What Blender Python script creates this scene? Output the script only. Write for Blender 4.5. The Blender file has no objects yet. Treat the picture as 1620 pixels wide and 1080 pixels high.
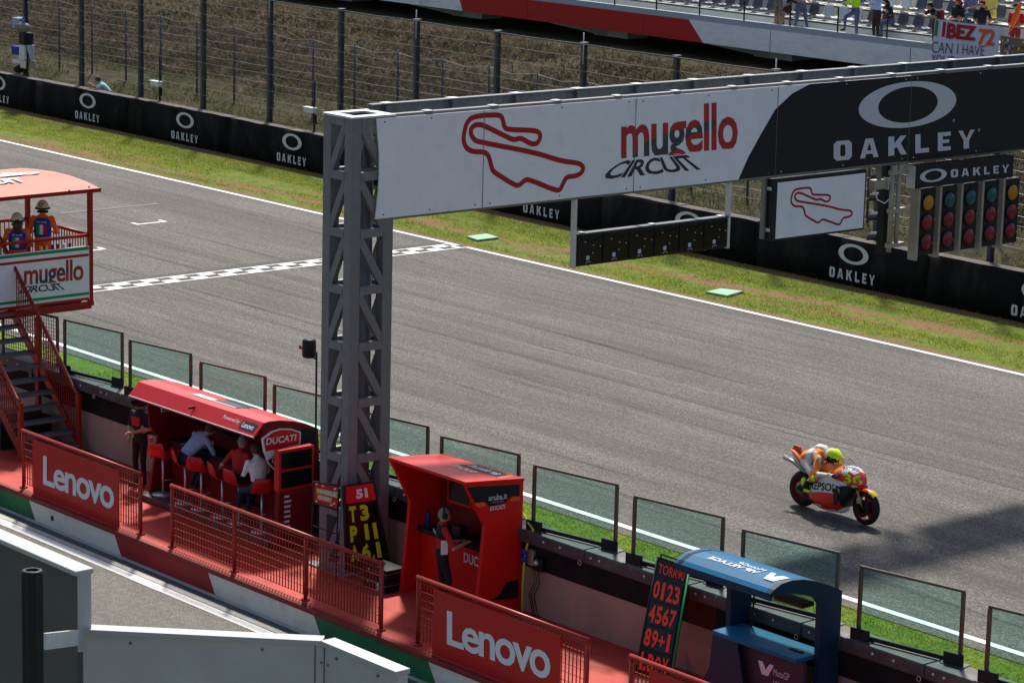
import bpy, bmesh, math, random
import numpy as np
from mathutils import Vector, Matrix
R = math.radians
random.seed(7); NP = np.random.default_rng(7)
S = bpy.context.scene
COL = S.collection
# ------------------------------------------------------------------ camera
cd = bpy.data.cameras.new('camera'); cam = bpy.data.objects.new('camera', cd); COL.objects.link(cam)
cd.sensor_fit = 'HORIZONTAL'; cd.sensor_width = 36; cd.lens = 100.889; cd.clip_start = .5; cd.clip_end = 2000
def cam_matrix(pitch, roll, yaw, loc):
    fw = Vector((-math.sin(yaw)*math.cos(pitch), math.cos(yaw)*math.cos(pitch), -math.sin(pitch)))
    r = fw.cross(Vector((0, 0, 1))).normalized(); u = r.cross(fw)
    r2 = r*math.cos(roll)+u*math.sin(roll); u2 = -r*math.sin(roll)+u*math.cos(roll)
    m = Matrix((r2, u2, -fw)).transposed().to_4x4(); m.translation = loc
    return m
cam.matrix_world = cam_matrix(R(11.70), R(1.42), R(49.35), Vector((0, 0, 13.5)))
S.camera = cam
# ------------------------------------------------------------------ sky, sun, exposure
SUN = Vector((-.56, .50, 1.0)).normalized()
W = bpy.data.worlds.new('World'); S.world = W; W.use_nodes = True
nt = W.node_tree; bg = nt.nodes['Background']
sky = nt.nodes.new('ShaderNodeTexSky'); sky.sky_type = 'NISHITA'; sky.sun_disc = False
sky.sun_elevation = math.asin(SUN.z); sky.sun_rotation = math.atan2(SUN.x, SUN.y)
sky.air_density = 1.0; sky.dust_density = 3.0; sky.ozone_density = 1.0; sky.altitude = 300
nt.links.new(sky.outputs[0], bg.inputs[0]); bg.inputs[1].default_value = .088
sl = bpy.data.lights.new('sun', 'SUN'); sl.energy = 3.9; sl.angle = R(5.0); sl.color = (1, .94, .84)
sun = bpy.data.objects.new('sun', sl); COL.objects.link(sun)
sun.rotation_euler = (-SUN).to_track_quat('-Z', 'Y').to_euler(); sun.location = (0, 0, 60)
S.view_settings.view_transform = 'Standard'; S.view_settings.look = 'None'
S.view_settings.exposure = 0.64; S.view_settings.gamma = 1.0; S.view_settings.use_curve_mapping = False
S.render.resolution_x = 1024; S.render.resolution_y = 682
try:
    S.cycles.max_bounces = 6; S.cycles.transparent_max_bounces = 24; S.cycles.use_denoising = True
except Exception: pass
# ------------------------------------------------------------------ materials
MATS = {}
def N(t, typ, **k):
    n = t.nodes.new(typ)
    for a, v in k.items(): setattr(n, a, v)
    return n
def mat(name, col, rough=.6, metal=0., var=0., vscale=4., bump=0., bscale=40., dirt=None, dscale=1.5, damt=.4, spec=.25, coat=0., stretch=(1, 1, 1)):
    """principled material with procedural colour variation, a dirt layer and fine relief"""
    if name in MATS: return MATS[name]
    m = bpy.data.materials.new(name); m.use_nodes = True; MATS[name] = m
    t = m.node_tree; b = t.nodes['Principled BSDF']
    b.inputs['Roughness'].default_value = rough; b.inputs['Metallic'].default_value = metal
    b.inputs['Specular IOR Level'].default_value = spec; b.inputs['Coat Weight'].default_value = coat
    b.inputs['Base Color'].default_value = (*col, 1)
    tc = N(t, 'ShaderNodeTexCoord'); mp = N(t, 'ShaderNodeMapping'); mp.inputs['Scale'].default_value = stretch
    t.links.new(tc.outputs['Object'], mp.inputs['Vector'])
    out = None
    if var:
        n = N(t, 'ShaderNodeTexNoise'); n.inputs['Scale'].default_value = vscale; n.inputs['Detail'].default_value = 6; n.inputs['Roughness'].default_value = .65
        t.links.new(mp.outputs[0], n.inputs['Vector'])
        r = N(t, 'ShaderNodeValToRGB'); r.color_ramp.elements[0].position = .3; r.color_ramp.elements[1].position = .7
        r.color_ramp.elements[0].color = (*[c*(1-var) for c in col], 1); r.color_ramp.elements[1].color = (*[min(1, c*(1+var)) for c in col], 1)
        t.links.new(n.outputs[0], r.inputs[0]); out = r.outputs[0]
    if dirt:
        n = N(t, 'ShaderNodeTexNoise'); n.inputs['Scale'].default_value = dscale; n.inputs['Detail'].default_value = 8; n.inputs['Roughness'].default_value = .7
        t.links.new(mp.outputs[0], n.inputs['Vector'])
        r = N(t, 'ShaderNodeValToRGB'); r.color_ramp.elements[0].position = .5; r.color_ramp.elements[1].position = .68
        r.color_ramp.elements[0].color = (0, 0, 0, 1); r.color_ramp.elements[1].color = (damt,)*3+(1,)
        t.links.new(n.outputs[0], r.inputs[0])
        mx = N(t, 'ShaderNodeMix', data_type='RGBA')
        mx.inputs[6].default_value = (*col, 1); mx.inputs[7].default_value = (*dirt, 1)
        if out: t.links.new(out, mx.inputs[6])
        t.links.new(r.outputs[0], mx.inputs[0]); out = mx.outputs[2]
    if out: t.links.new(out, b.inputs['Base Color'])
    if bump:
        n = N(t, 'ShaderNodeTexNoise'); n.inputs['Scale'].default_value = bscale; n.inputs['Detail'].default_value = 4
        t.links.new(mp.outputs[0], n.inputs['Vector'])
        bp = N(t, 'ShaderNodeBump'); bp.inputs['Strength'].default_value = bump; bp.inputs['Distance'].default_value = .02
        t.links.new(n.outputs[0], bp.inputs['Height']); t.links.new(bp.outputs[0], b.inputs['Normal'])
    return m
def ramp(t, fac, stops):
    r = N(t, 'ShaderNodeValToRGB'); e = r.color_ramp.elements
    e[0].position, e[0].color = stops[0][0], (*stops[0][1], 1); e[1].position, e[1].color = stops[-1][0], (*stops[-1][1], 1)
    for p, c in stops[1:-1]:
        q = e.new(p); q.color = (*c, 1)
    t.links.new(fac, r.inputs[0]); return r.outputs[0]
def noise(t, vec, scale, detail=5, rough=.6, dist=0.):
    n = N(t, 'ShaderNodeTexNoise'); n.inputs['Scale'].default_value = scale; n.inputs['Detail'].default_value = detail
    n.inputs['Roughness'].default_value = rough; n.inputs['Distortion'].default_value = dist
    t.links.new(vec, n.inputs['Vector']); return n.outputs[0]
def mapped(t, sc, loc=(0, 0, 0)):
    tc = N(t, 'ShaderNodeTexCoord'); mp = N(t, 'ShaderNodeMapping'); mp.inputs['Scale'].default_value = sc; mp.inputs['Location'].default_value = loc
    t.links.new(tc.outputs['Object'], mp.inputs['Vector']); return mp.outputs[0]
def mixc(t, mode, fac, a, b):
    m = N(t, 'ShaderNodeMix', data_type='RGBA', blend_type=mode)
    if isinstance(fac, float): m.inputs[0].default_value = fac
    else: t.links.new(fac, m.inputs[0])
    for i, v in ((6, a), (7, b)):
        if isinstance(v, tuple): m.inputs[i].default_value = (*v, 1)
        else: t.links.new(v, m.inputs[i])
    return m.outputs[2]
def newmat(name, rough=.7, spec=.4):
    m = bpy.data.materials.new(name); m.use_nodes = True; MATS[name] = m
    b = m.node_tree.nodes['Principled BSDF']; b.inputs['Roughness'].default_value = rough; b.inputs['Specular IOR Level'].default_value = spec
    return m, m.node_tree, b
def bumpn(t, b, h, strength, dist=.01):
    bp = N(t, 'ShaderNodeBump'); bp.inputs['Strength'].default_value = strength; bp.inputs['Distance'].default_value = dist
    t.links.new(h, bp.inputs['Height']); t.links.new(bp.outputs[0], b.inputs['Normal'])
def asphalt(name, base, lanes, gs=1., amp=1.):
    m, t, b = newmat(name, .82, .35)
    big = noise(t, mapped(t, (.06, .5, 1)), 1.0, 5, .6)          # long streaks along the track
    fine = noise(t, mapped(t, (1, 1, 1)), 22*gs, 4, .8)
    grain = noise(t, mapped(t, (1, 1, 1)), 75, 2, .8)
    blot = noise(t, mapped(t, (.25, .6, 1)), 1.3, 6, .7, .6)
    c = ramp(t, big, [(.28, tuple(x*.80 for x in base)), (.72, tuple(x*1.16 for x in base))])
    c = mixc(t, 'MULTIPLY', 1., c, ramp(t, blot, [(.3, (.84, .84, .85)), (.7, (1.1, 1.1, 1.1))]))
    c = mixc(t, 'MULTIPLY', amp, c, ramp(t, fine, [(.36, (.18, .18, .18)), (.5, (.9, .9, .9)), (.64, (2.3, 2.24, 2.16))]))
    mid = noise(t, mapped(t, (1, 1, 1), (4, 9, 0)), 7, 4, .75)
    c = mixc(t, 'MULTIPLY', amp, c, ramp(t, mid, [(.36, (.66, .66, .66)), (.64, (1.36, 1.35, 1.33))]))
    c = mixc(t, 'MULTIPLY', 1., c, ramp(t, grain, [(.36, (.5, .5, .5)), (.64, (1.5, 1.5, 1.5))]))
    for (sc, loc, lo, hi, dark) in lanes:
        w = noise(t, mapped(t, sc, loc), 1., 3, .5)
        c = mixc(t, 'MULTIPLY', 1., c, ramp(t, w, [(lo, (dark, dark, dark)), (hi, (1, 1, 1))]))
    t.links.new(c, b.inputs['Base Color'])
    bumpn(t, b, fine, .5, .01)
    return m
asphalt('track_asphalt', (.100, .093, .087), [((.02, 1.1, 1), (0, 3, 0), .40, .54, .74), ((.012, 2.6, 1), (5, 0, 0), .36, .48, .80), ((.05, 4.2, 1), (2, 0, 0), .32, .44, .74), ((.15, .5, 1), (7, 3, 0), .38, .60, .80), ((.5, .9, 1), (3, 8, 0), .30, .46, .82)])
asphalt('pit_asphalt', (.125, .118, .105), [((.05, .7, 1), (0, 9, 0), .35, .55, .85)], 1.6, .7)
asphalt('patch_asphalt', (.085, .082, .08), [((.05, .7, 1), (0, 9, 0), .35, .55, .9)])
asphalt('dark_strip', (.05, .05, .05), [])
def grass(name, greens, dirt, damount, sc):
    m, t, b = newmat(name, .9, .15)
    a = noise(t, mapped(t, (1, 1, 1)), 2.2*sc, 6, .7); f = noise(t, mapped(t, (1, 1, 1)), 30, 3, .7)
    d = noise(t, mapped(t, (.22, 1.0, 1)), .75*sc, 7, .68, .4)
    c = ramp(t, a, [(.3, greens[0]), (.5, greens[1]), (.7, greens[2])])
    c = mixc(t, 'MULTIPLY', 1., c, ramp(t, f, [(.3, (.5, .5, .5)), (.7, (1.4, 1.4, 1.4))]))
    dc = ramp(t, f, [(.3, tuple(x*.6 for x in dirt)), (.7, tuple(x*1.3 for x in dirt))])
    c = mixc(t, 'MIX', ramp(t, d, [(damount, (0, 0, 0)), (damount+.09, (1, 1, 1))]), c, dc)
    t.links.new(c, b.inputs['Base Color']); bumpn(t, b, f, .8, .03)
    return m
grass('verge_ground', [(.06, .11, .012), (.12, .16, .02), (.19, .20, .035)], (.20, .12, .06), .55, 1)
grass('near_verge_ground', [(.06, .13, .012), (.11, .18, .018), (.20, .22, .03)], (.15, .13, .05), .62, 1)
grass('hill_ground', [(.025, .03, .010), (.06, .052, .022), (.13, .10, .055)], (.10, .075, .045), .5, .8)
grass('bank_ground', [(.05, .07, .016), (.08, .09, .025), (.13, .12, .05)], (.13, .10, .06), .56, 1)
def blade(name, lo, mid, hi):
    m, t, b = newmat(name, .75, .2)
    c = ramp(t, noise(t, mapped(t, (.35, 1, 1)), 1.6, 6, .75), [(.3, lo), (.5, mid), (.7, hi)])
    t.links.new(c, b.inputs['Base Color'])
    tr = N(t, 'ShaderNodeBsdfTranslucent'); t.links.new(c, tr.inputs[0]); mx = N(t, 'ShaderNodeMixShader'); mx.inputs[0].default_value = .35
    t.links.new(b.outputs[0], mx.inputs[1]); t.links.new(tr.outputs[0], mx.inputs[2]); t.links.new(mx.outputs[0], t.nodes['Material Output'].inputs[0])
blade('grass_blades', (.10, .18, .010), (.26, .31, .018), (.50, .45, .06))
blade('near_blades', (.09, .19, .012), (.22, .31, .022), (.46, .44, .05))
blade('dry_blades', (.036, .032, .015), (.125, .098, .055), (.31, .235, .14))
blade('bank_blades', (.035, .065, .013), (.085, .115, .026), (.24, .22, .09))
mat('white_paint', (.80, .80, .78), .6, var=.1, vscale=3, dirt=(.45, .43, .40), dscale=5, damt=.5)
mat('black_paint', (.032, .032, .032), .7, var=.25, vscale=8)
mat('faded_paint', (.135, .14, .15), .8, var=.15, vscale=6)
mat('concrete', (.42, .40, .37), .85, var=.14, vscale=3, bump=.3, dirt=(.25, .23, .2), dscale=2, damt=.5)
mat('stand_concrete', (.80, .79, .78), .8, var=.07, vscale=2, dirt=(.42, .41, .39), dscale=.9, damt=.4, stretch=(1, 1, 3))
mat('stand_step', (.64, .63, .58), .85, var=.08, vscale=2, dirt=(.36, .34, .3), dscale=1.2, damt=.4)
mat('stand_dark', (.05, .05, .05), .9, var=.2)
mat('stand_kerb', (.36, .39, .44), .6, var=.06)
mat('beige_wall', (.34, .26, .20), .85, var=.14, vscale=1.6, bump=.25, dirt=(.46, .33, .24), dscale=1.1, damt=.6, stretch=(1, 1, .35))
mat('black_band', (.016, .015, .015), .85, spec=.1, var=.3, vscale=3)
mat('cap_metal', (.075, .073, .074), .5, .3, var=.25, vscale=5, dirt=(.2, .2, .2), dscale=3, damt=.35)
mat('red_floor', (.46, .05, .035), .6, var=.12, vscale=1.5, spec=.2, dirt=(.24, .03, .025), dscale=2.6, damt=.75, stretch=(.5, 1, 1))
mat('red_edge', (.17, .012, .01), .6, var=.15, vscale=3)
mat('green_paint', (.008, .11, .04), .6, var=.12, vscale=2, dirt=(.03, .16, .08), dscale=4, damt=.3)
mat('red_paint', (.24, .010, .012), .6, var=.12, vscale=2)
mat('offwhite_paint', (.56, .54, .49), .7, var=.06, vscale=2, dirt=(.36, .34, .3), dscale=2.5, damt=.55)
mat('fence_red', (.29, .020, .010), .4, .1, var=.2, vscale=6, spec=.4)
mat('sign_red', (.44, .012, .01), .5, var=.04, vscale=2)
mat('letter_grey', (.62, .64, .66), .55, var=.03)
mat('galv', (.18, .181, .187), .5, .3, var=.10, vscale=9, dirt=(.26, .26, .26), dscale=4, damt=.25)
mat('galv_dark', (.12, .135, .15), .5, .3, var=.3, vscale=16)
mat('galv_light', (.55, .55, .55), .5, .2, var=.12, vscale=10)
mat('post_steel', (.085, .092, .105), .5, .3, var=.15, vscale=8)
mat('post_dark', (.035, .035, .04), .6, .2, var=.2)
mat('wire', (.24, .245, .26), .5, .4)
mat('sign_white', (.76, .76, .82), .5, var=.03, vscale=1.2, dirt=(.52, .52, .56), dscale=3, damt=.25)
mat('sign_black', (.010, .010, .013), .6, var=.2, vscale=5)
mat('sign_print_red', (.38, .012, .015), .5)
mat('sign_print_dark', (.03, .032, .04), .5)
mat('sign_print_grey', (.50, .51, .56), .5)
mat('sign_print_green', (.01, .25, .07), .5)
mat('foam_black', (.012, .011, .012), .9, spec=.08, var=.35, vscale=1.2, bump=.6, bscale=5, dirt=(.05, .045, .04), dscale=1.4, damt=.5, stretch=(1, 1, .4))
mat('foam_top', (.13, .115, .11), .9, var=.4, vscale=3)
mat('logo_white', (.62, .62, .62), .6, dirt=(.35, .35, .35), dscale=4, damt=.4, var=.05)
mat('black_plastic', (.014, .014, .015), .5, var=.2, spec=.2)
mat('black_rubber', (.02, .02, .02), .7, var=.15, vscale=20)
mat('black_metal', (.02, .02, .022), .4, .3, var=.2)
mat('screen_black', (.006, .006, .008), .15)
mat('frame_brown', (.12, .095, .08), .35, .6, var=.1)
mat('alu', (.55, .54, .52), .35, .7, var=.08)
mat('alu_warm', (.34, .31, .26), .5, .3, var=.12)
mat('red_gloss', (.50, .008, .010), .38, var=.04, vscale=1, coat=.1, spec=.35)
mat('red_gloss2', (.58, .010, .006), .45, var=.04, vscale=1, spec=.25)
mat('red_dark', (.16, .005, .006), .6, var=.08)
mat('pink_white', (.72, .68, .68), .5)
mat('blue_gloss', (.004, .11, .24), .45, var=.05, vscale=1, spec=.15)
mat('blue_dark', (.004, .026, .06), .55, var=.08)
mat('purple_panel', (.05, .03, .05), .5)
mat('orange_print', (.75, .11, .02), .5)
mat('booth_red', (.30, .012, .012), .4, var=.08, vscale=4)
mat('booth_roof', (.50, .21, .165), .6, var=.05, vscale=1.2, dirt=(.52, .24, .19), dscale=1.2, damt=.5, spec=.15)
mat('tread_grey', (.08, .085, .095), .55, .3, var=.2, vscale=10)
mat('parapet_grey', (.46, .47, .49), .45, .15, var=.06, vscale=3, dirt=(.40, .40, .40), dscale=1.6, damt=.6, bump=.15, bscale=3)
mat('parapet_top', (.40, .41, .43), .45, .1, var=.05, vscale=5)
mat('skin', (.42, .23, .15), .55, var=.06); mat('skin_dark', (.13, .07, .045), .55, var=.06)
mat('hair_brown', (.06, .035, .022), .6, var=.3, vscale=30); mat('hair_grey', (.20, .185, .17), .7, var=.3, vscale=40); mat('hair_black', (.012, .01, .01), .5, var=.3, vscale=30)
mat('eye_dark', (.02, .015, .012), .4)
for n_, c_ in dict(cloth_black=(.015, .015, .017), cloth_navy=(.02, .028, .06), cloth_blue=(.30, .38, .58), cloth_denim=(.08, .13, .22), cloth_red=(.42, .02, .02),
        cloth_darkred=(.22, .02, .025), cloth_white=(.70, .68, .70), cloth_lightblue=(.42, .52, .75), cloth_neon=(.50, .85, .02), cloth_grey=(.32, .32, .32),
        cloth_khaki=(.20, .19, .15), cloth_orange=(.80, .14, .02), cloth_cyan=(.38, .66, .70), cloth_yellow=(.72, .62, .12), cloth_pink=(.7, .08, .2), cloth_purple=(.2, .16, .35),
        cloth_royal=(.02, .04, .30), shoe_black=(.02, .02, .02), leather_orange=(.85, .22, .02), leather_white=(.66, .66, .66), helmet_cream=(.62, .55, .42)).items():
    mat(n_, c_, .8, var=.15, vscale=12, bump=.4, bscale=14)
def glass_tinted(name, tint, refl):
    m = bpy.data.materials.new(name); m.use_nodes = True; MATS[name] = m; t = m.node_tree
    t.nodes.remove(t.nodes['Principled BSDF']); out = t.nodes['Material Output']
    tr = N(t, 'ShaderNodeBsdfTransparent'); gl = N(t, 'ShaderNodeBsdfGlossy'); gl.inputs['Roughness'].default_value = .06
    tr.inputs[0].default_value = (*tint, 1)
    fr = N(t, 'ShaderNodeFresnel'); fr.inputs[0].default_value = 1.45
    mu = N(t, 'ShaderNodeMath', operation='MULTIPLY'); mu.inputs[1].default_value = refl; t.links.new(fr.outputs[0], mu.inputs[0])
    ge = N(t, 'ShaderNodeNewGeometry'); iv = N(t, 'ShaderNodeMath', operation='SUBTRACT'); iv.inputs[0].default_value = 1.0; t.links.new(ge.outputs['Backfacing'], iv.inputs[1])
    m2 = N(t, 'ShaderNodeMath', operation='MULTIPLY'); t.links.new(mu.outputs[0], m2.inputs[0]); t.links.new(iv.outputs[0], m2.inputs[1])
    mx = N(t, 'ShaderNodeMixShader'); t.links.new(m2.outputs[0], mx.inputs[0]); t.links.new(tr.outputs[0], mx.inputs[1]); t.links.new(gl.outputs[0], mx.inputs[2])
    t.links.new(mx.outputs[0], out.inputs[0])
glass_tinted('glass_green', (.755, .90, .88), .6)
def rubber(name):
    m, t, b = newmat(name, .8, .2); b.inputs['Base Color'].default_value = (.02, .02, .02, 1)
    tr = N(t, 'ShaderNodeBsdfTransparent'); mx = N(t, 'ShaderNodeMixShader'); a = noise(t, mapped(t, (.12, 3, 1)), 1.5, 6, .75)
    t.links.new(ramp(t, a, [(.42, (0, 0, 0)), (.70, (.42, .42, .42))]), mx.inputs[0]); t.links.new(tr.outputs[0], mx.inputs[1]); t.links.new(b.outputs[0], mx.inputs[2]); t.links.new(mx.outputs[0], t.nodes['Material Output'].inputs[0])
rubber('tyre_rubber')
glass_tinted('glass_clear', (.90, .93, .92), .8)
glass_tinted('glass_bluish', (.80, .86, .90), .8)
def lens(name, col):
    m, t, b = newmat(name, .25, .35)
    wv = N(t, 'ShaderNodeTexWave'); wv.inputs['Scale'].default_value = 12
    t.links.new(mapped(t, (1, 1, 1)), wv.inputs['Vector'])
    c = ramp(t, wv.outputs[0], [(0, tuple(x*.8 for x in col)), (1, col)])
    t.links.new(c, b.inputs['Base Color'])
lens('lens_red', (.20, .008, .022)); lens('lens_green', (.008, .085, .085)); lens('lens_amber', (.45, .18, .008))
def chain_link(name):
    m = bpy.data.materials.new(name); m.use_nodes = True; MATS[name] = m; t = m.node_tree
    b = t.nodes['Principled BSDF']; b.inputs['Base Color'].default_value = (.09, .09, .095, 1); b.inputs['Metallic'].default_value = .3; b.inputs['Roughness'].default_value = .6
    out = t.nodes['Material Output']; tr = N(t, 'ShaderNodeBsdfTransparent'); mx = N(t, 'ShaderNodeMixShader')
    tc = N(t, 'ShaderNodeTexCoord'); sx = N(t, 'ShaderNodeSeparateXYZ'); t.links.new(tc.outputs['Object'], sx.inputs[0])
    def diag(op):
        a = N(t, 'ShaderNodeMath', operation=op); t.links.new(sx.outputs[0], a.inputs[0]); t.links.new(sx.outputs[2], a.inputs[1])
        k = N(t, 'ShaderNodeMath', operation='MULTIPLY'); k.inputs[1].default_value = 12.0; t.links.new(a.outputs[0], k.inputs[0])
        f = N(t, 'ShaderNodeMath', operation='FRACT'); t.links.new(k.outputs[0], f.inputs[0])
        l = N(t, 'ShaderNodeMath', operation='LESS_THAN'); l.inputs[1].default_value = .075; t.links.new(f.outputs[0], l.inputs[0]); return l.outputs[0]
    mxx = N(t, 'ShaderNodeMath', operation='MAXIMUM'); t.links.new(diag('ADD'), mxx.inputs[0]); t.links.new(diag('SUBTRACT'), mxx.inputs[1])
    t.links.new(mxx.outputs[0], mx.inputs[0]); t.links.new(tr.outputs[0], mx.inputs[1]); t.links.new(b.outputs[0], mx.inputs[2]); t.links.new(mx.outputs[0], out.inputs[0])
chain_link('chain_link')
def two_tone(name, red, dark):
    """red lettering with a dark swoosh printed through its lower left (object coords carry u, v in a UV map)"""
    m, t, b = newmat(name, .5, .4)
    uv = N(t, 'ShaderNodeUVMap'); uv.uv_map = 'print'; s = N(t, 'ShaderNodeSeparateXYZ'); t.links.new(uv.outputs[0], s.inputs[0])
    def curve(pts):
        fc = N(t, 'ShaderNodeFloatCurve'); c = fc.mapping.curves[0]
        c.points[0].location = pts[0]; c.points[1].location = pts[-1]
        for p in pts[1:-1]: c.points.new(*p)
        fc.mapping.update(); t.links.new(s.outputs[0], fc.inputs['Value']); return fc.outputs[0]
    up = curve([(0, 0), (.08, .02), (.2, .3), (.35, .42), (.45, .5), (.6, .52), (.75, .62), (.85, .62), (1, .5)])
    lo = curve([(0, 0), (.4, 0), (.5, .18), (.6, .36), (.75, .42), (.85, .56), (1, .5)])
    a = N(t, 'ShaderNodeMath', operation='LESS_THAN'); t.links.new(s.outputs[1], a.inputs[0]); t.links.new(up, a.inputs[1])
    g = N(t, 'ShaderNodeMath', operation='GREATER_THAN'); t.links.new(s.outputs[1], g.inputs[0]); t.links.new(lo, g.inputs[1])
    mu = N(t, 'ShaderNodeMath', operation='MULTIPLY'); t.links.new(a.outputs[0], mu.inputs[0]); t.links.new(g.outputs[0], mu.inputs[1])
    t.links.new(mixc(t, 'MIX', mu.outputs[0], red, dark), b.inputs['Base Color'])
two_tone('mugello_print', (.40, .012, .015), (.04, .045, .055))
# ------------------------------------------------------------------ mesh helpers
LOCALS = []
class MB:
    def __init__(s): s.v = []; s.f = []; s.m = []; s.sm = []; s.T = None
    def add(s, vs, fs, mi=0, smooth=False):
        o = len(s.v)
        if s.T is not None: vs = [tuple(s.T @ Vector(v)) for v in vs]
        s.v += [tuple(v) for v in vs]; s.f += [tuple(i+o for i in f) for f in fs]; s.m += [mi]*len(fs); s.sm += [smooth]*len(fs); return s
    def box(s, x0, x1, y0, y1, z0, z1, mi=0):
        return s.add([(x0,y0,z0),(x1,y0,z0),(x1,y1,z0),(x0,y1,z0),(x0,y0,z1),(x1,y0,z1),(x1,y1,z1),(x0,y1,z1)],
            [(0,3,2,1),(4,5,6,7),(0,1,5,4),(1,2,6,5),(2,3,7,6),(3,0,4,7)], mi)
    def bbox(s, x0, x1, y0, y1, z0, z1, b=.02, mi=0):
        """box with chamfered vertical and horizontal edges (8-gon prism on z with inset caps)"""
        def ring(i, z): 
            X0, X1, Y0, Y1 = x0+i, x1-i, y0+i, y1-i
            return [(X0+b,Y0,z),(X1-b,Y0,z),(X1,Y0+b,z),(X1,Y1-b,z),(X1-b,Y1,z),(X0+b,Y1,z),(X0,Y1-b,z),(X0,Y0+b,z)]
        vs = ring(b*.6, z0)+ring(0, z0+b)+ring(0, z1-b)+ring(b*.6, z1); fs = []
        for k in range(3):
            for i in range(8): fs.append((k*8+i, k*8+(i+1)%8, k*8+8+(i+1)%8, k*8+8+i))
        fs.append(tuple(range(7, -1, -1))); fs.append(tuple(range(24, 32)))
        return s.add(vs, fs, mi)
    def beam(s, p, q, w, h, up=(0, 0, 1), mi=0):
        p, q = Vector(p), Vector(q); d = (q-p).normalized(); u = Vector(up)
        if abs(d.dot(u)) > .99: u = Vector((1, 0, 0))
        a = d.cross(u).normalized(); b = a.cross(d)
        vs = [tuple(c+a*i*w/2+b*j*h/2) for c in (p, q) for i, j in ((-1,-1),(1,-1),(1,1),(-1,1))]
        return s.add(vs, [(0,3,2,1),(4,5,6,7),(0,1,5,4),(1,2,6,5),(2,3,7,6),(3,0,4,7)], mi)
    def tube(s, pts, r, n=8, mi=0, smooth=True, caps=True):
        pts = [Vector(p) for p in pts]; rs = r if isinstance(r, (list, tuple)) else [r]*len(pts)
        vs = []; fs = []; pa = None
        for i, p in enumerate(pts):
            d = (pts[min(i+1, len(pts)-1)]-pts[max(i-1, 0)]).normalized()
            if pa is None:
                u = Vector((0, 0, 1)) if abs(d.z) < .9 else Vector((1, 0, 0)); a = d.cross(u).normalized()
            else: a = (pa-d*pa.dot(d)).normalized()
            pa = a; b = d.cross(a)
            for k in range(n):
                an = 2*math.pi*k/n; vs.append(tuple(p+a*math.cos(an)*rs[i]+b*math.sin(an)*rs[i]))
        for i in range(len(pts)-1):
            for k in range(n): fs.append((i*n+k, i*n+(k+1)%n, (i+1)*n+(k+1)%n, (i+1)*n+k))
        s.add(vs, fs, mi, smooth)
        if caps:
            o = len(s.v)-len(vs)
            s.f += [tuple(o+k for k in range(n-1, -1, -1)), tuple(o+(len(pts)-1)*n+k for k in range(n))]; s.m += [mi]*2; s.sm += [False]*2
        return s
    def prism(s, poly, axis, a, b, mi=0):
        """polygon (2-D) extruded along axis 'x','y','z' between a and b"""
        f = {'x': lambda u, v, w: (w, u, v), 'y': lambda u, v, w: (u, w, v), 'z': lambda u, v, w: (u, v, w)}[axis]; n = len(poly)
        vs = [f(u, v, a) for u, v in poly]+[f(u, v, b) for u, v in poly]
        fs = [tuple(range(n-1, -1, -1)), tuple(range(n, 2*n))]+[(i, (i+1) % n, n+(i+1) % n, n+i) for i in range(n)]
        return s.add(vs, fs, mi)
    def lathe(s, prof, c=(0, 0, 0), axis='z', n=20, mi=0, smooth=True):
        """profile [(r, h)] turned about an axis"""
        vs = []; fs = []
        for r, h in prof:
            for k in range(n):
                a = 2*math.pi*k/n; x, y = r*math.cos(a), r*math.sin(a)
                v = {'z': (x, y, h), 'y': (x, h, y), 'x': (h, x, y)}[axis]; vs.append((v[0]+c[0], v[1]+c[1], v[2]+c[2]))
        for i in range(len(prof)-1):
            for k in range(n): fs.append((i*n+k, i*n+(k+1) % n, (i+1)*n+(k+1) % n, (i+1)*n+k))
        return s.add(vs, fs, mi, smooth)
    def ball(s, c, r, n=12, mi=0):
        rx, ry, rz = r if isinstance(r, tuple) else (r, r, r); vs = []; fs = []; k = n//2
        for i in range(k+1):
            th = math.pi*i/k
            for j in range(n):
                ph = 2*math.pi*j/n; vs.append((c[0]+rx*math.sin(th)*math.cos(ph), c[1]+ry*math.sin(th)*math.sin(ph), c[2]+rz*math.cos(th)))
        for i in range(k):
            for j in range(n): fs.append((i*n+j, (i+1)*n+j, (i+1)*n+(j+1) % n, i*n+(j+1) % n))
        return s.add(vs, fs, mi, True)
    def loft(s, rings, mi=0, smooth=True, closed=True, caps=True):
        n = len(rings[0]); vs = [v for r in rings for v in r]; fs = []
        for i in range(len(rings)-1):
            for k in range(n if closed else n-1): fs.append((i*n+k, i*n+(k+1) % n, (i+1)*n+(k+1) % n, (i+1)*n+k))
        if caps and closed: fs += [tuple(range(n-1, -1, -1)), tuple((len(rings)-1)*n+k for k in range(n))]
        return s.add(vs, fs, mi, smooth)
    def mesh(s, name, mats):
        me = bpy.data.meshes.new(name); me.from_pydata(s.v, [], s.f)
        for m in (mats if isinstance(mats, (list, tuple)) else [mats]): me.materials.append(MATS[m] if isinstance(m, str) else m)
        me.polygons.foreach_set('material_index', s.m); me.polygons.foreach_set('use_smooth', s.sm); me.update()
        return me
    def obj(s, name, mats, parent=None, label=None): return link(name, s.mesh(name, mats), parent, label)
def link(name, me, parent=None, label=None):
    o = bpy.data.objects.new(name, me); COL.objects.link(o)
    if parent is not None:
        o.parent = parent
        if parent.get('_local'): o['_local'] = 1; LOCALS.append(o)
        else: o.matrix_parent_inverse = wm(parent).inverted()
    if label: o['label'] = label
    return o
def wm(o):
    return (wm(o.parent) @ o.matrix_parent_inverse if o.parent else Matrix.Identity(4)) @ o.matrix_basis
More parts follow.
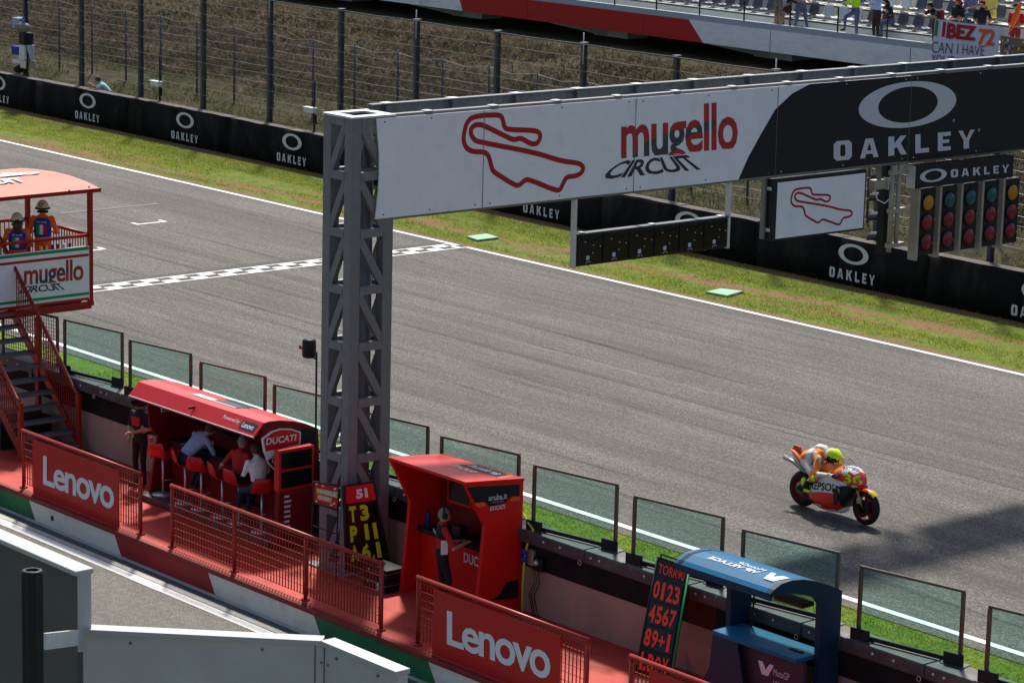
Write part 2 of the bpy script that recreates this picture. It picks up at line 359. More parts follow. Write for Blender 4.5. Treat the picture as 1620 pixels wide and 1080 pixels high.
def tag(o, label=None, cat=None, group=None, kind=None):
    if label: o['label'] = label
    if cat: o['category'] = cat
    if group: o['group'] = group
    if kind: o['kind'] = kind
    return o
def thing(name, label, cat, loc=(0, 0, 0), rotz=0., group=None, local=False, rot=None):
    o = bpy.data.objects.new(name, None); COL.objects.link(o); o.empty_display_size = .2
    o.location = loc; o.rotation_euler = rot if rot else (0, 0, rotz)
    tag(o, label, cat, group)
    if local: o['_local'] = 1; LOCALS.append(o)
    return o
def struct(name, mb, m): return tag(mb.obj(name, m), kind='structure')
def dup(root, loc=None, rotz=None, label=None, group=None):
    r = root.copy(); COL.objects.link(r)
    if loc is not None: r.location = loc
    if rotz is not None: r.rotation_euler = (0, 0, rotz)
    if label: r['label'] = label
    if group: r['group'] = group
    for ch in root.children:
        c = ch.copy(); COL.objects.link(c); c.parent = r; c.matrix_parent_inverse = ch.matrix_parent_inverse
        for g in ch.children:
            d = g.copy(); COL.objects.link(d); d.parent = c; d.matrix_parent_inverse = g.matrix_parent_inverse
    return r
# text: a word set in the built-in font and mapped onto a quad (bl, br, tr, tl) in 3-D
def word(name, body, quad, m, parent, off=.004, bold=.02, squeeze=1., uv=False, base=False):
    cu = bpy.data.curves.new('w', 'FONT'); cu.body = body; cu.offset = bold; cu.resolution_u = 3; cu.space_character = squeeze
    ob = bpy.data.objects.new('w', cu); COL.objects.link(ob)
    dg = bpy.context.evaluated_depsgraph_get(); me0 = bpy.data.meshes.new_from_object(ob.evaluated_get(dg))
    bpy.data.objects.remove(ob); bpy.data.curves.remove(cu)
    n = len(me0.vertices); co = np.empty(n*3); me0.vertices.foreach_get('co', co); co = co.reshape(-1, 3)
    lo, hi = co.min(0), co.max(0); u = (co[:, 0]-lo[0])/(hi[0]-lo[0]); v = (co[:, 1]-lo[1])/(hi[1]-lo[1])
    if base: v = co[:, 1]/hi[1]; v = np.where(v < 0, v*.10, v)
    q = [np.array(p, float) for p in quad]; nn = np.cross(q[1]-q[0], q[3]-q[0]); nn /= np.linalg.norm(nn)
    P = ((1-u)*(1-v))[:, None]*q[0]+(u*(1-v))[:, None]*q[1]+(u*v)[:, None]*q[2]+((1-u)*v)[:, None]*q[3]+nn*off
    me0.vertices.foreach_set('co', P.ravel()); me0.materials.clear(); me0.materials.append(MATS[m]); me0.name = name
    me0.polygons.foreach_set('use_smooth', [False]*len(me0.polygons))
    if uv:
        ul = me0.uv_layers.new(name='print')
        for l in me0.loops: ul.data[l.index].uv = (u[l.vertex_index], v[l.vertex_index])
    me0.update()
    return link(name, me0, parent)
# blocky wide-set capitals drawn as polygons in unit cells
GLY = {'O': None, 'A': [[(0,0),(.27,0),(.56,1),(.30,1)], [(.73,0),(1,0),(.70,1),(.44,1)], [(.22,.2),(.78,.2),(.72,.38),(.28,.38)]],
 'K': [[(0,0),(.32,0),(.32,1),(0,1)], [(.32,.36),(.58,.5),(.98,1),(.64,1),(.32,.62)], [(.40,.52),(.68,0),(1,0),(.66,.62)]],
 'L': [[(0,0),(.38,0),(.38,1),(0,1)], [(.38,0),(1,0),(1,.24),(.38,.24)]],
 'E': [[(0,0),(.38,0),(.38,1),(0,1)], [(.38,0),(1,0),(1,.22),(.38,.22)], [(.38,.41),(.88,.41),(.88,.60),(.38,.60)], [(.38,.78),(1,.78),(1,1),(.38,1)]],
 'Y': [[(.33,0),(.66,0),(.66,.46),(.33,.46)], [(.33,.46),(.5,.46),(.5,.56),(.27,1),(0,1)], [(.5,.46),(.66,.46),(1,1),(.73,1),(.5,.56)]]}
CELL = [(.0, .124), (.18, .308), (.377, .507), (.568, .666), (.73, .823), (.878, 1.)]
def caps_word(quad, m, parent, off=.004, name='lettering'):
    q = [np.array(p, float) for p in quad]; nn = np.cross(q[1]-q[0], q[3]-q[0]); nn /= np.linalg.norm(nn)
    def pt(u, v): return tuple((1-u)*(1-v)*q[0]+u*(1-v)*q[1]+u*v*q[2]+(1-u)*v*q[3]+nn*off)
    for ch, (a, c) in zip('OAKLEY', CELL):
        mb = MB()
        if ch == 'O':
            o = [(0,.16),(.16,0),(.84,0),(1,.16),(1,.84),(.84,1),(.16,1),(0,.84)]; i_ = [(.36,.27),(.42,.2),(.58,.2),(.64,.27),(.64,.73),(.58,.8),(.42,.8),(.36,.73)]
            mb.add([pt(a+(c-a)*x, y) for x, y in o+i_], [(k, (k+1) % 8, 8+(k+1) % 8, 8+k) for k in range(8)])
        else:
            for k_, poly in enumerate(GLY[ch]): mb.add([tuple(np.array(pt(a+(c-a)*x, y))+nn*.0015*k_) for x, y in poly], [tuple(range(len(poly)))])
        mb.obj('letter', m, parent)
def rectYZ(x, y0, y1, z0, z1): return [(x, y0, z0), (x, y1, z0), (x, y1, z1), (x, y0, z1)]       # read from +X
def rectXZ(y, x0, x1, z0, z1): return [(x0, y, z0), (x1, y, z0), (x1, y, z1), (x0, y, z1)]       # read from -Y
def quadYZ(x, bl, br, tr, tl): return [(x, *p) for p in (bl, br, tr, tl)]
def quadXZ(y, bl, br, tr, tl): return [(p[0], y, p[1]) for p in (bl, br, tr, tl)]
def ring2d(c, a, b, a2, b2, n=40):
    o = [(c[0]+a*math.cos(2*math.pi*i/n), c[1]+b*math.sin(2*math.pi*i/n)) for i in range(n)]
    i_ = [(c[0]+a2*math.cos(2*math.pi*i/n), c[1]+b2*math.sin(2*math.pi*i/n)) for i in range(n)]
    return o+i_, [(i, (i+1) % n, n+(i+1) % n, n+i) for i in range(n)]
def stroke2d(pts, w, closed=True):
    """flat ribbon of width w along a 2-D polyline"""
    n = len(pts); L = []; Rr = []
    for i in range(n):
        a = np.array(pts[(i-1) % n] if closed or i else pts[0]); b = np.array(pts[i]); c = np.array(pts[(i+1) % n] if closed or i < n-1 else pts[-1])
        d1 = b-a; d2 = c-b; d1 = d1/(np.linalg.norm(d1)+1e-9); d2 = d2/(np.linalg.norm(d2)+1e-9); d = d1+d2
        d = d/(np.linalg.norm(d)+1e-9); nrm = np.array((-d[1], d[0])); k = 1/max(.5, abs(nrm @ np.array((-d1[1], d1[0]))) if np.linalg.norm(d1) > .1 else 1.)
        L.append(tuple(b+nrm*w/2*k)); Rr.append(tuple(b-nrm*w/2*k))
    fs = [(i, (i+1) % n, n+(i+1) % n, n+i) for i in range(n if closed else n-1)]
    return L+Rr, fs
def smooth2d(pts, it=2):
    for _ in range(it):
        q = []
        for i in range(len(pts)):
            a, b = np.array(pts[i]), np.array(pts[(i+1) % len(pts)]); q += [tuple(a*.8+b*.2), tuple(a*.2+b*.8)]
        pts = q
    return pts
# ------------------------------------------------------------------ the setting
def sheet(x0, x1, y0, y1, z): return MB().add([(x0,y0,z),(x1,y0,z),(x1,y1,z),(x0,y1,z)], [(0,1,2,3)])
struct('ground', sheet(-500, 300, -200, 500, -.05), 'bank_ground')
struct('pit_lane', sheet(-160, 30, 2, 25.02, 0), 'pit_asphalt')
struct('track', sheet(-260, 60, 33.3, 49.86, 0), 'track_asphalt')
struct('near_verge', sheet(-160, 60, 28.2, 33.32, -.012), 'near_verge_ground')
# far verge: grass with a worn earth path along it
m, t, b = MATS['verge_ground'], MATS['verge_ground'].node_tree, MATS['verge_ground'].node_tree.nodes['Principled BSDF']
old = b.inputs['Base Color'].links[0].from_socket
tc = N(t, 'ShaderNodeTexCoord'); sx = N(t, 'ShaderNodeSeparateXYZ'); t.links.new(tc.outputs['Object'], sx.inputs[0])
wob = noise(t, mapped(t, (.25, .8, 1)), 1.2, 6, .7)
def mth(op, a, b_):
    n = N(t, 'ShaderNodeMath', operation=op)
    for i, v in ((0, a), (1, b_)):
        if isinstance(v, (int, float)): n.inputs[i].default_value = v
        else: t.links.new(v, n.inputs[i])
    return n.outputs[0]
def path_mask(y0, k, w, amp):
    c = mth('ADD', mth('MULTIPLY', sx.outputs[0], k), y0)
    d = mth('ABSOLUTE', mth('ADD', mth('SUBTRACT', sx.outputs[1], c), mth('MULTIPLY', mth('SUBTRACT', wob, .5), amp)), 0)
    return mth('LESS_THAN', d, w)
mk = mth('MAXIMUM', mth('MAXIMUM', path_mask(54.6, .052, .22, 2.2), path_mask(54.35, 0, .42, 1.6)), path_mask(49.95, 0, .12, .8))
grain = noise(t, mapped(t, (1, 1, 1)), 26, 3, .7)
t.links.new(mixc(t, 'MIX', mk, old, ramp(t, grain, [(.3, (.11, .06, .028)), (.7, (.27, .155, .08))])), b.inputs['Base Color'])
struct('far_verge', sheet(-260, 60, 49.84, 54.9, -.012), 'verge_ground')
# bank and hillside behind the barrier
def hz(y): return float(np.interp(y, [54.8, 56, 60, 61.5, 66.3, 67.2, 95], [0, .05, .55, 1.0, 3.15, 3.3, 3.3]))
ys = [54.8, 56, 58, 60, 61.5, 63, 64.5, 66.3, 67.2, 95]; xs = list(range(-190, 21, 3)); vs = []; fs = []
for y in ys:
    for x in xs: vs.append((x, y, hz(y)+(NP.normal()*.07 if 56 < y < 67 else 0)))
nx = len(xs)
for j in range(len(ys)-1):
    for i in range(nx-1): fs.append((j*nx+i, j*nx+i+1, (j+1)*nx+i+1, (j+1)*nx+i))
struct('hillside', MB().add(vs, fs, 0, True), 'hill_ground')
# painted lines and marks
mat('white_line', (.82, .81, .78), .6, var=.06, vscale=2, dirt=(.62, .58, .46), dscale=6, damt=.6)
struct('track_line', sheet(-260, 60, 33.60, 33.75, .004), 'white_paint')
struct('track_line', sheet(-260, 60, 49.61, 49.75, .004), 'white_paint')
struct('asphalt_patch', sheet(-67.5, -59.9, 36.3, 41.53, .004), 'patch_asphalt')
struct('paving_joint', sheet(-160, 60, 41.56, 41.60, .0045), 'dark_strip')
struct('timing_strip', sheet(-60.95, -60.62, 33.6, 49.55, .008), 'dark_strip')
fl = struct('finish_line', sheet(-60.56, -59.82, 33.68, 49.68, .012), 'white_paint')
mb = MB()
for k in range(19):
    for r in range(2):
        y = 33.85+k*.86+r*.43; x = -60.49+r*.30
        mb.add([(x, y, .016), (x+.30, y, .016), (x+.30, min(y+.43, 49.5), .016), (x, min(y+.43, 49.5), .016)], [(0, 1, 2, 3)])
mb.obj('black_squares', 'black_paint', fl)
for k in range(12):
    x0 = NP.uniform(-95, -30); ln_ = NP.uniform(9, 34); y0 = NP.uniform(35.0, 48.2); sl2 = NP.normal(0, .012); w_ = NP.uniform(.07, .22); n_ = 10; cv = NP.normal(0, .0012)
    pts_ = [(x0+ln_*i/n_, y0+sl2*ln_*i/n_+cv*(ln_*i/n_)**2) for i in range(n_+1)]
    struct('tyre_mark', MB().loft([[(px_, py_-w_/2*min(1, i, n_-i), .0055+.0001*k), (px_, py_+w_/2*min(1, i, n_-i), .0055+.0001*k)] for i, (px_, py_) in enumerate(pts_)], smooth=False, closed=False, caps=False), 'tyre_rubber')
def grid_box(x, y0, y1, leg=.32):
    mb = MB()
    for a in ((x-.05, x+.05, y0, y1), (x-leg, x-.05, y0, y0+.1), (x-leg, x-.05, y1-.1, y1)):
        mb.add([(a[0], a[2], .008), (a[1], a[2], .008), (a[1], a[3], .008), (a[0], a[3], .008)], [(0, 1, 2, 3)])
    struct('grid_box_mark', mb, 'white_paint')
grid_box(-67.8, 44.1, 45.12); grid_box(-64.9, 40.2, 41.23); grid_box(-73.7, 42.2, 43.15)
struct('painted_over_mark', sheet(-70.72, -70.5, 43.3, 46.7, .008), 'faded_paint')
struct('pit_line', sheet(-160, 30, 24.80, 25.0, .004), 'white_line')
struct('concrete_strip', MB().box(-160, 30, 25.02, 25.14, -.1, .006).box(-160, 30, 25.32, 25.41, -.1, .01), 'concrete')
dg_ = tag(MB().box(-160, 30, 25.14, 25.32, -.1, -.03).obj('drain_channel', 'black_rubber'), kind='structure')
for k in range(4):
    y = 25.15+k*.045; MB().box(-160, 30, y, y+.022, -.03, .004).obj('drain_bar', 'galv_dark', dg_)
# raised platform by the pit wall, coloured face panels
pf = struct('pit_platform', MB().box(-120, 0, 25.43, 28.02, -.1, .42), 'red_floor')
MB().bbox(-120, 0, 25.37, 25.47, .345, .424, .012).obj('platform_edge', 'red_edge', pf)
TOP = [-42.525, -39.767, -36.989, -34.126, -31.307]
BOT = [-42.263, -39.499, -36.655, -33.882, -31.088]
per = TOP[3]-TOP[2]; sl_ = .22
tops = [TOP[0]-per*k for k in range(12, 0, -1)]+TOP+[TOP[-1]+per*k for k in range(1, 10)]
colsq = ['green_paint', 'offwhite_paint', 'red_paint', 'offwhite_paint']
for i in range(len(tops)-1):
    a, c = tops[i], tops[i+1]; k = (i-11) % 4      # piece after TOP[0] is off-white
    MB().prism([(a+sl_, .0), (c+sl_, .0), (c, .345), (a, .345)], 'y', 25.405, 25.43).obj('face_panel', ['green_paint', 'offwhite_paint', 'red_paint', 'offwhite_paint'][k], pf)
MB().box(-41.773, -41.773+.07, 25.39, 25.404, .14, .22).obj('drain_outlet', 'black_rubber', pf)
# grass blades (nobody could count them)
def blades(name, n, xr, yr, h, w, m, label, zf=None, mask=None, lean=.5):
    x = NP.uniform(*xr, n); y = NP.uniform(*yr, n)
    if mask is not None:
        k = mask(x, y); x, y = x[k], y[k]; n = len(x)
    z = np.array([zf(v) for v in y]) if zf else np.full(n, -.012)
    a = NP.uniform(0, 2*np.pi, n); hh = NP.uniform(*h, n); ww = NP.uniform(*w, n)/2; ln = NP.normal(0, lean, (n, 2))*hh[:, None]
    co = np.empty((n, 3, 3))
    co[:, 0] = np.stack([x-np.cos(a)*ww, y-np.sin(a)*ww, z], 1); co[:, 1] = np.stack([x+np.cos(a)*ww, y+np.sin(a)*ww, z], 1)
    co[:, 2] = np.stack([x+ln[:, 0], y+ln[:, 1], z+hh], 1)
    me = bpy.data.meshes.new(name); me.vertices.add(n*3); me.vertices.foreach_set('co', co.ravel()); me.loops.add(n*3); me.loops.foreach_set('vertex_index', np.arange(n*3))
    me.polygons.add(n); me.polygons.foreach_set('loop_start', np.arange(n)*3); me.polygons.foreach_set('loop_total', np.full(n, 3)); me.update(calc_edges=True); me.validate()
    me.materials.append(MATS[m]); return tag(link(name, me), label, 'grass', kind='stuff')
def vmask(x, y):
    wb = .5*np.sin(x*.7)+.35*np.sin(x*1.9+1)+NP.normal(0, .28, len(x)); d1 = np.abs(y-(54.6+.052*x)+wb*.5); d2 = np.abs(y-54.35+wb*.4); d3 = np.abs(y-49.95+wb*.2)
    pt = np.sin(x*.35+np.sin(y*1.3)*1.5)*np.sin(y*1.7+x*.11)
    return ~(((d1 < .3) | (d2 < .45) | (d3 < .15) | (pt > .52)) & (NP.uniform(0, 1, len(x)) < .88))
blades('verge_grass', 90000, (-98, -38), (49.9, 54.6), (.025, .075), (.012, .028), 'grass_blades', 'short green grass with bare earth patches beside far track edge', mask=vmask, lean=.8)
blades('near_verge_grass', 70000, (-52, -17), (28.3, 33.35), (.025, .07), (.010, .022), 'near_blades', 'bright green grass strip between pit wall and track', lean=.8)
blades('hillside_grass', 70000, (-118, -42), (61.3, 66.8), (.06, .26), (.03, .08), 'dry_blades', 'dry brown grass covering the slope below the grandstand', zf=hz, lean=1.1)
blades('bank_grass', 75000, (-112, -36), (55.0, 62.6), (.04, .14), (.02, .05), 'bank_blades', 'patchy green grass between barrier and hillside fence', zf=hz, lean=.8)
# ------------------------------------------------------------------ pit wall with capping and glass screens
PITCH = 2.252; GX0 = -32.003            # left edge of one glass screen
pw = thing('pit_wall', 'long concrete pit wall with beige base, black band and metal capping', 'wall', (-35, 28.2, .42))
MB().box(-80, -12, 28.02, 28.24, -.05, 1.15).obj('wall_base', 'beige_wall', pw)
MB().box(-80, -12, 28.005, 28.25, 1.15, 1.565).obj('black_band', 'black_band', pw)
capm = MB().bbox(.008, PITCH-.008, 0, .43, 0, .20, .02).mesh('cap', 'cap_metal')
boltm = MB().lathe([(0, -.02), (.016, -.018), (.024, -.008), (.024, 0)], axis='y', n=8).mesh('bolt', 'alu')
ringm = MB().tube([(.035*math.cos(a*.524), -.012, .035*math.sin(a*.524)-.03) for a in range(13)], .006, 5).mesh('ring', 'alu')
CAPX = -30.686
for k in range(-20, 8):
    x = CAPX+k*PITCH
    c = link('cap', capm, pw); c.location = (x, 27.86, 1.565)
    for bx_ in (.17, .36, PITCH-.36-.55, PITCH-.17-.36):
        o = link('bolt', boltm, c); o.matrix_parent_inverse = Matrix(); o.location = (bx_, -.001, .11)
    o = link('ring', ringm, c); o.matrix_parent_inverse = Matrix(); o.location = (PITCH-.06, -.004, .02)
def glass_screen():
    g = thing('glass_screen', '', 'glass screen', (0, 0, 0), 0, 'glass screens on the pit wall', local=True)
    w, h = 1.665, 1.03                                        # local x along the wall, z up from the cap
    MB().bbox(0, w, -.02, .02, h-.035, h, .008).obj('top_rail', 'frame_brown', g)
    for x in (0, w-.05): MB().bbox(x, x+.05, -.028, .028, .02, h-.036, .008).obj('post', 'frame_brown', g)
    MB().bbox(.052, w-.052, -.02, .02, .015, .075, .006).obj('bottom_rail', 'black_metal', g)
    MB().box(.052, w-.052, -.006, .006, .076, h-.037).obj('pane', 'glass_green', g)
    for x in (-.06, w-.24):
        c = MB().bbox(x, x+.30, -.085, -.03, .0, .17, .012).obj('clamp_block', 'black_plastic', g)
        MB().box(x-.03, x+.33, -.11, .09, 0.0, .012).obj('foot_plate', 'cap_metal', c)
    return g
gs = glass_screen(); ang = math.atan2(.25, 1.645)
GL = {-7: 'glass screen hidden behind the upper red stairs', -6: 'glass screen mostly hidden behind red stair railing', -5: 'green glass screen just right of the red staircase',
 -4: 'green glass screen above the left end of the curved red canopy', -3: 'green glass screen behind the middle of the curved red canopy', -2: 'green glass screen beside the black lamp pole left of the grey tower',
 -1: 'green glass screen immediately right of the grey lattice tower, partly behind it', 0: 'green glass screen just right of the boxy red shelter with yellow strap at its foot'}
lab = {-5: GL[-5], -4: GL[-4], -3: GL[-3], -2: GL[-2], -1: 'green glass screen rising behind the flat roof of the boxy red shelter', 0: GL[0],
 1: 'green glass screen left of the orange numbered pit board and blue shelter', 2: 'green glass screen behind the blue curved shelter roof', 3: 'green glass screen just right of the blue shelter', 4: 'green glass screen at the right edge of the picture'}
TLX = {-5: -45.497, -4: -43.260, -3: -40.989, -2: -38.782, -1: -34.256, 0: GX0}
first = True
spots = [(TLX[-5], GL[-5]), (TLX[-4], GL[-4]), (TLX[-3], GL[-3]), (TLX[-2], GL[-2]), (TLX[-1]-PITCH, GL[-1]), (TLX[-1], lab[-1])]+[(GX0+PITCH*k, lab[k]) for k in range(5)]
for x, l in spots:
    o = gs if first else dup(gs)
    first = False; o.location = (x, 27.975, 1.767); o.rotation_euler = (0, 0, ang); o['label'] = l
# screen with wire mesh behind the stairs
g = thing('mesh_screen', 'grey framed wire mesh screen on pit wall behind red staircase', 'mesh screen', (TLX[-5]-PITCH, 27.975, 1.767), ang, local=True)
mb = MB()
for k in range(23): mb.beam((.06+k*.07, 0, .05), (.06+k*.07, 0, .9), .008, .008)
for k in range(13): mb.beam((.05, .006, .08+k*.068), (1.63, .006, .08+k*.068), .008, .008)
tag(mb.obj('wire_mesh', 'wire', g), kind='stuff')
MB().bbox(0, 1.665, -.02, .02, .9, .94, .008).obj('top_rail', 'frame_brown', g)
for x in (0, 1.615): MB().bbox(x, x+.05, -.028, .028, .0, .899, .008).obj('post', 'frame_brown', g)
# ------------------------------------------------------------------ railings along the platform edge
def railing(xs_, label, board=None, rail=True):
    g = thing('railing', label, 'railing', (xs_[0], 25.6, .42), group='red railings along the platform')
    z0, z1 = .42, 1.46
    for x in xs_:
        p = MB().tube([(x, 25.6, z0+.015), (x, 25.6, z1-.0)], .03, 10).obj('post', 'fence_red', g)
        MB().lathe([(0, .0), (.075, .0), (.075, .02), (.0, .021)], (x, 25.6, z0), 'z', 12).obj('foot_plate', 'fence_red', p)
    MB().tube([(xs_[0]-.03, 25.6, z1+.002), (xs_[-1]+.03, 25.6, z1+.002)], .034, 10).obj('top_rail', 'fence_red', g)
    for a, c in zip(xs_[:-1], xs_[1:]):
        mb = MB(); n = int((c-a-.1)/.078)
        for k in range(n+1):
            x = a+.06+k*(c-a-.12)/n; mb.box(x-.005, x+.005, 25.592, 25.608, z0+.08, z1-.04)
        for k in range(8):
            z = z0+.1+k*.125; mb.box(a+.03, c-.03, 25.580, 25.590, z-.004, z+.004)
        tag(mb.obj('bar_infill', 'fence_red', g), kind='stuff')
    if board:
        x0, x1 = board; s_ = MB().bbox(x0, x1, 25.535, 25.56, .405, 1.40, .006).obj('sign_board', 'sign_red', g, 'red sign board with large pale lettering')
        return g, s_
    return g
g, s_ = railing([-43.02, -39.25], 'left red railing carrying a red board with pale lettering, beside the stairs', (-42.6, -39.83))
def lenovo(s_, a, tilt=0):
    """lettering on a board: quad given as measured corners"""
    word('lettering', 'Lenovo', a, 'letter_grey', s_, .004, .02, .88)
lenovo(s_, quadXZ(25.535, (-42.248,0.655), (-39.963,0.685), (-39.959,1.258), (-42.239,1.181)))
railing([-38.31, -36.52, -34.6, -32.68], 'middle red railing with three open bays in front of the grey tower')
g, s_ = railing([-31.80, -28.05], 'red railing with lettered red board below the boxy red shelter', (-31.38, -28.55))
lenovo(s_, quadXZ(25.535, (-31.027,0.64), (-28.727,0.697), (-28.751,1.295), (-31.043,1.155)))
g, s_ = railing([-27.16, -23.4], 'red railing cut by the bottom edge, right of the orange numbered board', (-26.75, -23.85))
lenovo(s_, rectXZ(25.535, -26.3, -24.3, .62, 1.2))
# ------------------------------------------------------------------ gantry over the track
GX1, GX0b = -35.33, -36.08            # front (towards +X) and rear faces
TY0, TY1 = 26.95, 27.80; TZ = 7.80; LW = .195
gan = thing('start_gantry', 'grey steel gantry with lattice tower and long white and black sign beam', 'gantry', (-35.7, 27.4, .42))
def tower(y0, y1, z0):
    for x in (GX0b, GX1-LW):
        for y in (y0, y1-LW): MB().bbox(x, x+LW, y, y+LW, z0, TZ-.03, .012).obj('leg', 'galv', gan)
    nb = 8; bh = (TZ-.1-z0)/nb; xa, xb = GX0b+LW, GX1-LW; ya, yb = y0+LW, y1-LW
    for k in range(nb+1):
        z = z0+.06+k*bh-(.05 if k == nb else 0)
        for y in (y0+.05, y1-.05): MB().box(xa, xb, y-.05, y+.05, z-.068, z+.068).obj('horizontal_brace', 'galv', gan)
        for x in (GX0b+.05, GX1-.05): MB().box(x-.05, x+.05, ya, yb, z-.068, z+.068).obj('horizontal_brace', 'galv', gan)
        if k < nb:
            za, zb = z+.05, z+bh-.05
            for y in (y0+.05, y1-.05): MB().beam((xa-.02, y, za), (xb+.02, y, zb), .08, .125).obj('diagonal_brace', 'galv', gan)
            for x in (GX0b+.05, GX1-.05): MB().beam((x, ya-.02, zb), (x, yb+.02, za), .08, .125).obj('diagonal_brace', 'galv', gan)
    MB().box(GX0b-.15, GX1+.15, y0-.15, y1+.15, z0-.03, z0+.03).obj('base_plate', 'galv', gan)
    for a in ((GX0b-.01, GX1+.01, y0-.01, y0+.17), (GX0b-.01, GX1+.01, y1-.17, y1+.01), (GX0b-.01, GX0b+.17, y0+.171, y1-.171), (GX1-.17, GX1+.01, y0+.171, y1-.171)):
        MB().box(*a, TZ-.03, TZ).obj('top_plate', 'galv_light', gan)
tower(TY0, TY1, .42); tower(52.2, 53.05, 0)
# inner service pipe seen through the lattice
MB().tube([(-35.72, 27.52, .5), (-35.72, 27.52, 6.9)], .13, 12).obj('cable_duct', 'galv', gan)
BY0, BY1 = TY1, 52.2
# rear girder: web, flanges and stiffeners; front rails
rg = MB().box(GX0b+.09, GX0b+.105, BY0, BY1, 7.38, 7.865).box(GX0b+.03, GX0b+.17, BY0, BY1, 7.865, 7.885).box(GX0b+.03, GX0b+.17, BY0, BY1, 7.355, 7.38).obj('rear_girder', 'galv_dark', gan)
n = int((BY1-BY0)/1.36)
for k in range(n+1):
    y = BY0+.25+k*1.36
    MB().box(GX0b+.106, GX0b+.20, y, y+.10, 7.381, 7.864).obj('stiffener', 'galv_dark', rg)
    MB().box(GX0b+.02, GX0b+.19, y-.02, y+.16, 7.886, 7.895).obj('splice_plate', 'galv_light', rg)
    MB().beam((GX0b+.18, y+.05, 7.6), (GX1-.12, y+.45, 7.6), .06, .06).obj('cross_brace', 'galv', gan)
    MB().beam((GX0b+.18, y+.05, 6.25), (GX1-.12, y+.05, 6.25), .06, .06).obj('cross_brace', 'galv', gan)
MB().box(GX0b+.05, GX0b+.15, BY0, BY1, 6.2, 6.3).obj('rear_lower_chord', 'galv', gan)
fr = MB().bbox(GX1-.12, GX1+.0, BY0, BY1, 7.73, 7.80, .01).obj('front_upper_chord', 'galv', gan)
MB().bbox(GX1-.12, GX1+.0, BY0, BY1, 6.12, 6.20, .01).obj('front_lower_chord', 'galv', gan)
for k in range(n+1):
    y = BY0+.62+k*1.36; MB().box(GX1-.13, GX1+.012, y, y+.14, 7.801, 7.815).obj('clip', 'galv_light', fr)
# sign panels
SX = GX1+.012                          # back of the panels
SY = [27.404, 29.594, 32.930, 36.344, 39.838, 43.683, 46.6, 49.5, 52.4]
Z0, Z1 = 6.165, 7.755; FX = SX+.025
for i in range(len(SY)-1):
    if i == 0:                         # first sheet bows free of the tower at its left edge
        mb = MB(); nz = 8; rings = []
        for k in range(nz+1):
            z = Z0+(Z1-Z0)*k/nz; bow = .07*math.sin(math.pi*k/nz)
            rings.append([(SX, SY[0]+bow, z), (SX, SY[1]-.004, z), (FX, SY[1]-.004, z), (FX, SY[0]+bow, z)])
        mb.loft(rings, smooth=False).obj('sign_panel', 'sign_white', gan)
    else:
        p = MB().bbox(SX, FX, SY[i]+.004, SY[i+1]-.004, Z0, Z1, .003).obj('sign_panel', 'sign_white' if i < 4 else 'sign_black', gan)
    for zz in (Z0+.06, Z1-.06):
        for q in range(3): MB().lathe([(0, .008), (.014, .006), (.016, 0)], (FX, SY[i]+.16+q*(SY[i+1]-SY[i]-.32)/2, zz), 'x', 6).obj('rivet', 'galv_dark' if i < 3 else 'galv_light', gan)
PX = FX+.004
arc = [(37.14,7.799), (36.697,7.606), (36.288,7.351), (35.945,6.925), (35.654,6.535), (35.44,6.178)]
arc[0] = (arc[0][0], Z1-.004); arc[-1] = (arc[-1][0], Z0+.004)
blk = [(SY[4], Z1-.004)]+arc+[(SY[4], Z0+.004)]
MB().prism([(a, c) for a, c in blk][::-1], 'x', FX+.001, FX+.004).obj('black_print', 'sign_black', gan, 'black printed half of the sign with curved edge')
for sy in SY[1:6]: MB().box(FX+.0045, FX+.0065, sy-.006, sy+.006, Z0+.004, Z1-.004).obj('panel_joint', 'galv_dark', gan)
track = [(29.569,7.672), (29.902,7.658), (29.98,7.605), (30.02,7.464), (30.075,7.409), (30.688,7.351), (30.791,7.302), (30.807,7.221), (30.742,7.131), (30.605,7.134), (30.383,7.25), (30.239,7.225), (30.079,7.288), (29.56,7.519), (29.414,7.532), (29.318,7.477), (29.321,7.374), (29.412,7.272), (29.568,7.231), (30.701,6.984), (31.284,6.802), (31.684,6.737), (31.781,6.659), (31.746,6.573), (31.621,6.529), (31.411,6.528), (31.344,6.445), (31.278,6.326), (31.185,6.316), (30.556,6.559), (30.465,6.531), (30.376,6.469), (30.285,6.476), (29.805,6.739), (29.767,6.828), (29.708,7.004), (29.617,7.073), (29.351,7.099), (29.217,7.177), (29.16,7.317), (29.215,7.551), (29.314,7.647)]
def outline(pts, w, x, parent):
    v, f = stroke2d(smooth2d(pts, 2), w); return MB().add([(x, a, c) for a, c in v], f).obj('circuit_outline', 'sign_print_red', parent)
outline(track, .085, PX, gan)
word('lettering', 'mugello', quadYZ(FX, (32.625,6.749), (35.393,6.732), (35.346,7.564), (32.591,7.551)), 'mugello_print', gan, .004, .022, .95, uv=True, base=True)
word('lettering', 'CIRCUIT', quadYZ(FX, (32.122,6.419), (34.692,6.414), (34.152,6.7), (32.589,6.706)), 'sign_print_dark', gan, .004, .02, .9)
def ring_yz(c, r, t, x, parent, m, inner=(.61, .78)):
    a = abs(r[0]-c[0]); b_ = abs(t[1]-c[1]); v, f = ring2d(c, a, b_, a*inner[0], b_*inner[1]); return MB().add([(x, p, q) for p, q in v], f).obj('emblem_ring', m, parent)
ring_yz((39.773,7.224), (41.108,7.218), (39.74,7.65), FX+.006, gan, 'sign_print_grey')
caps_word(quadYZ(FX, (37.844,6.318), (41.709,6.285), (41.679,6.636), (37.82,6.676)), 'sign_print_grey', gan, .006)
v, f = ring2d((41.807,6.62), .03, .03, .018, .018, 12); MB().add([(FX+.006, p, q) for p, q in v], f).obj('mark', 'sign_print_grey', gan)
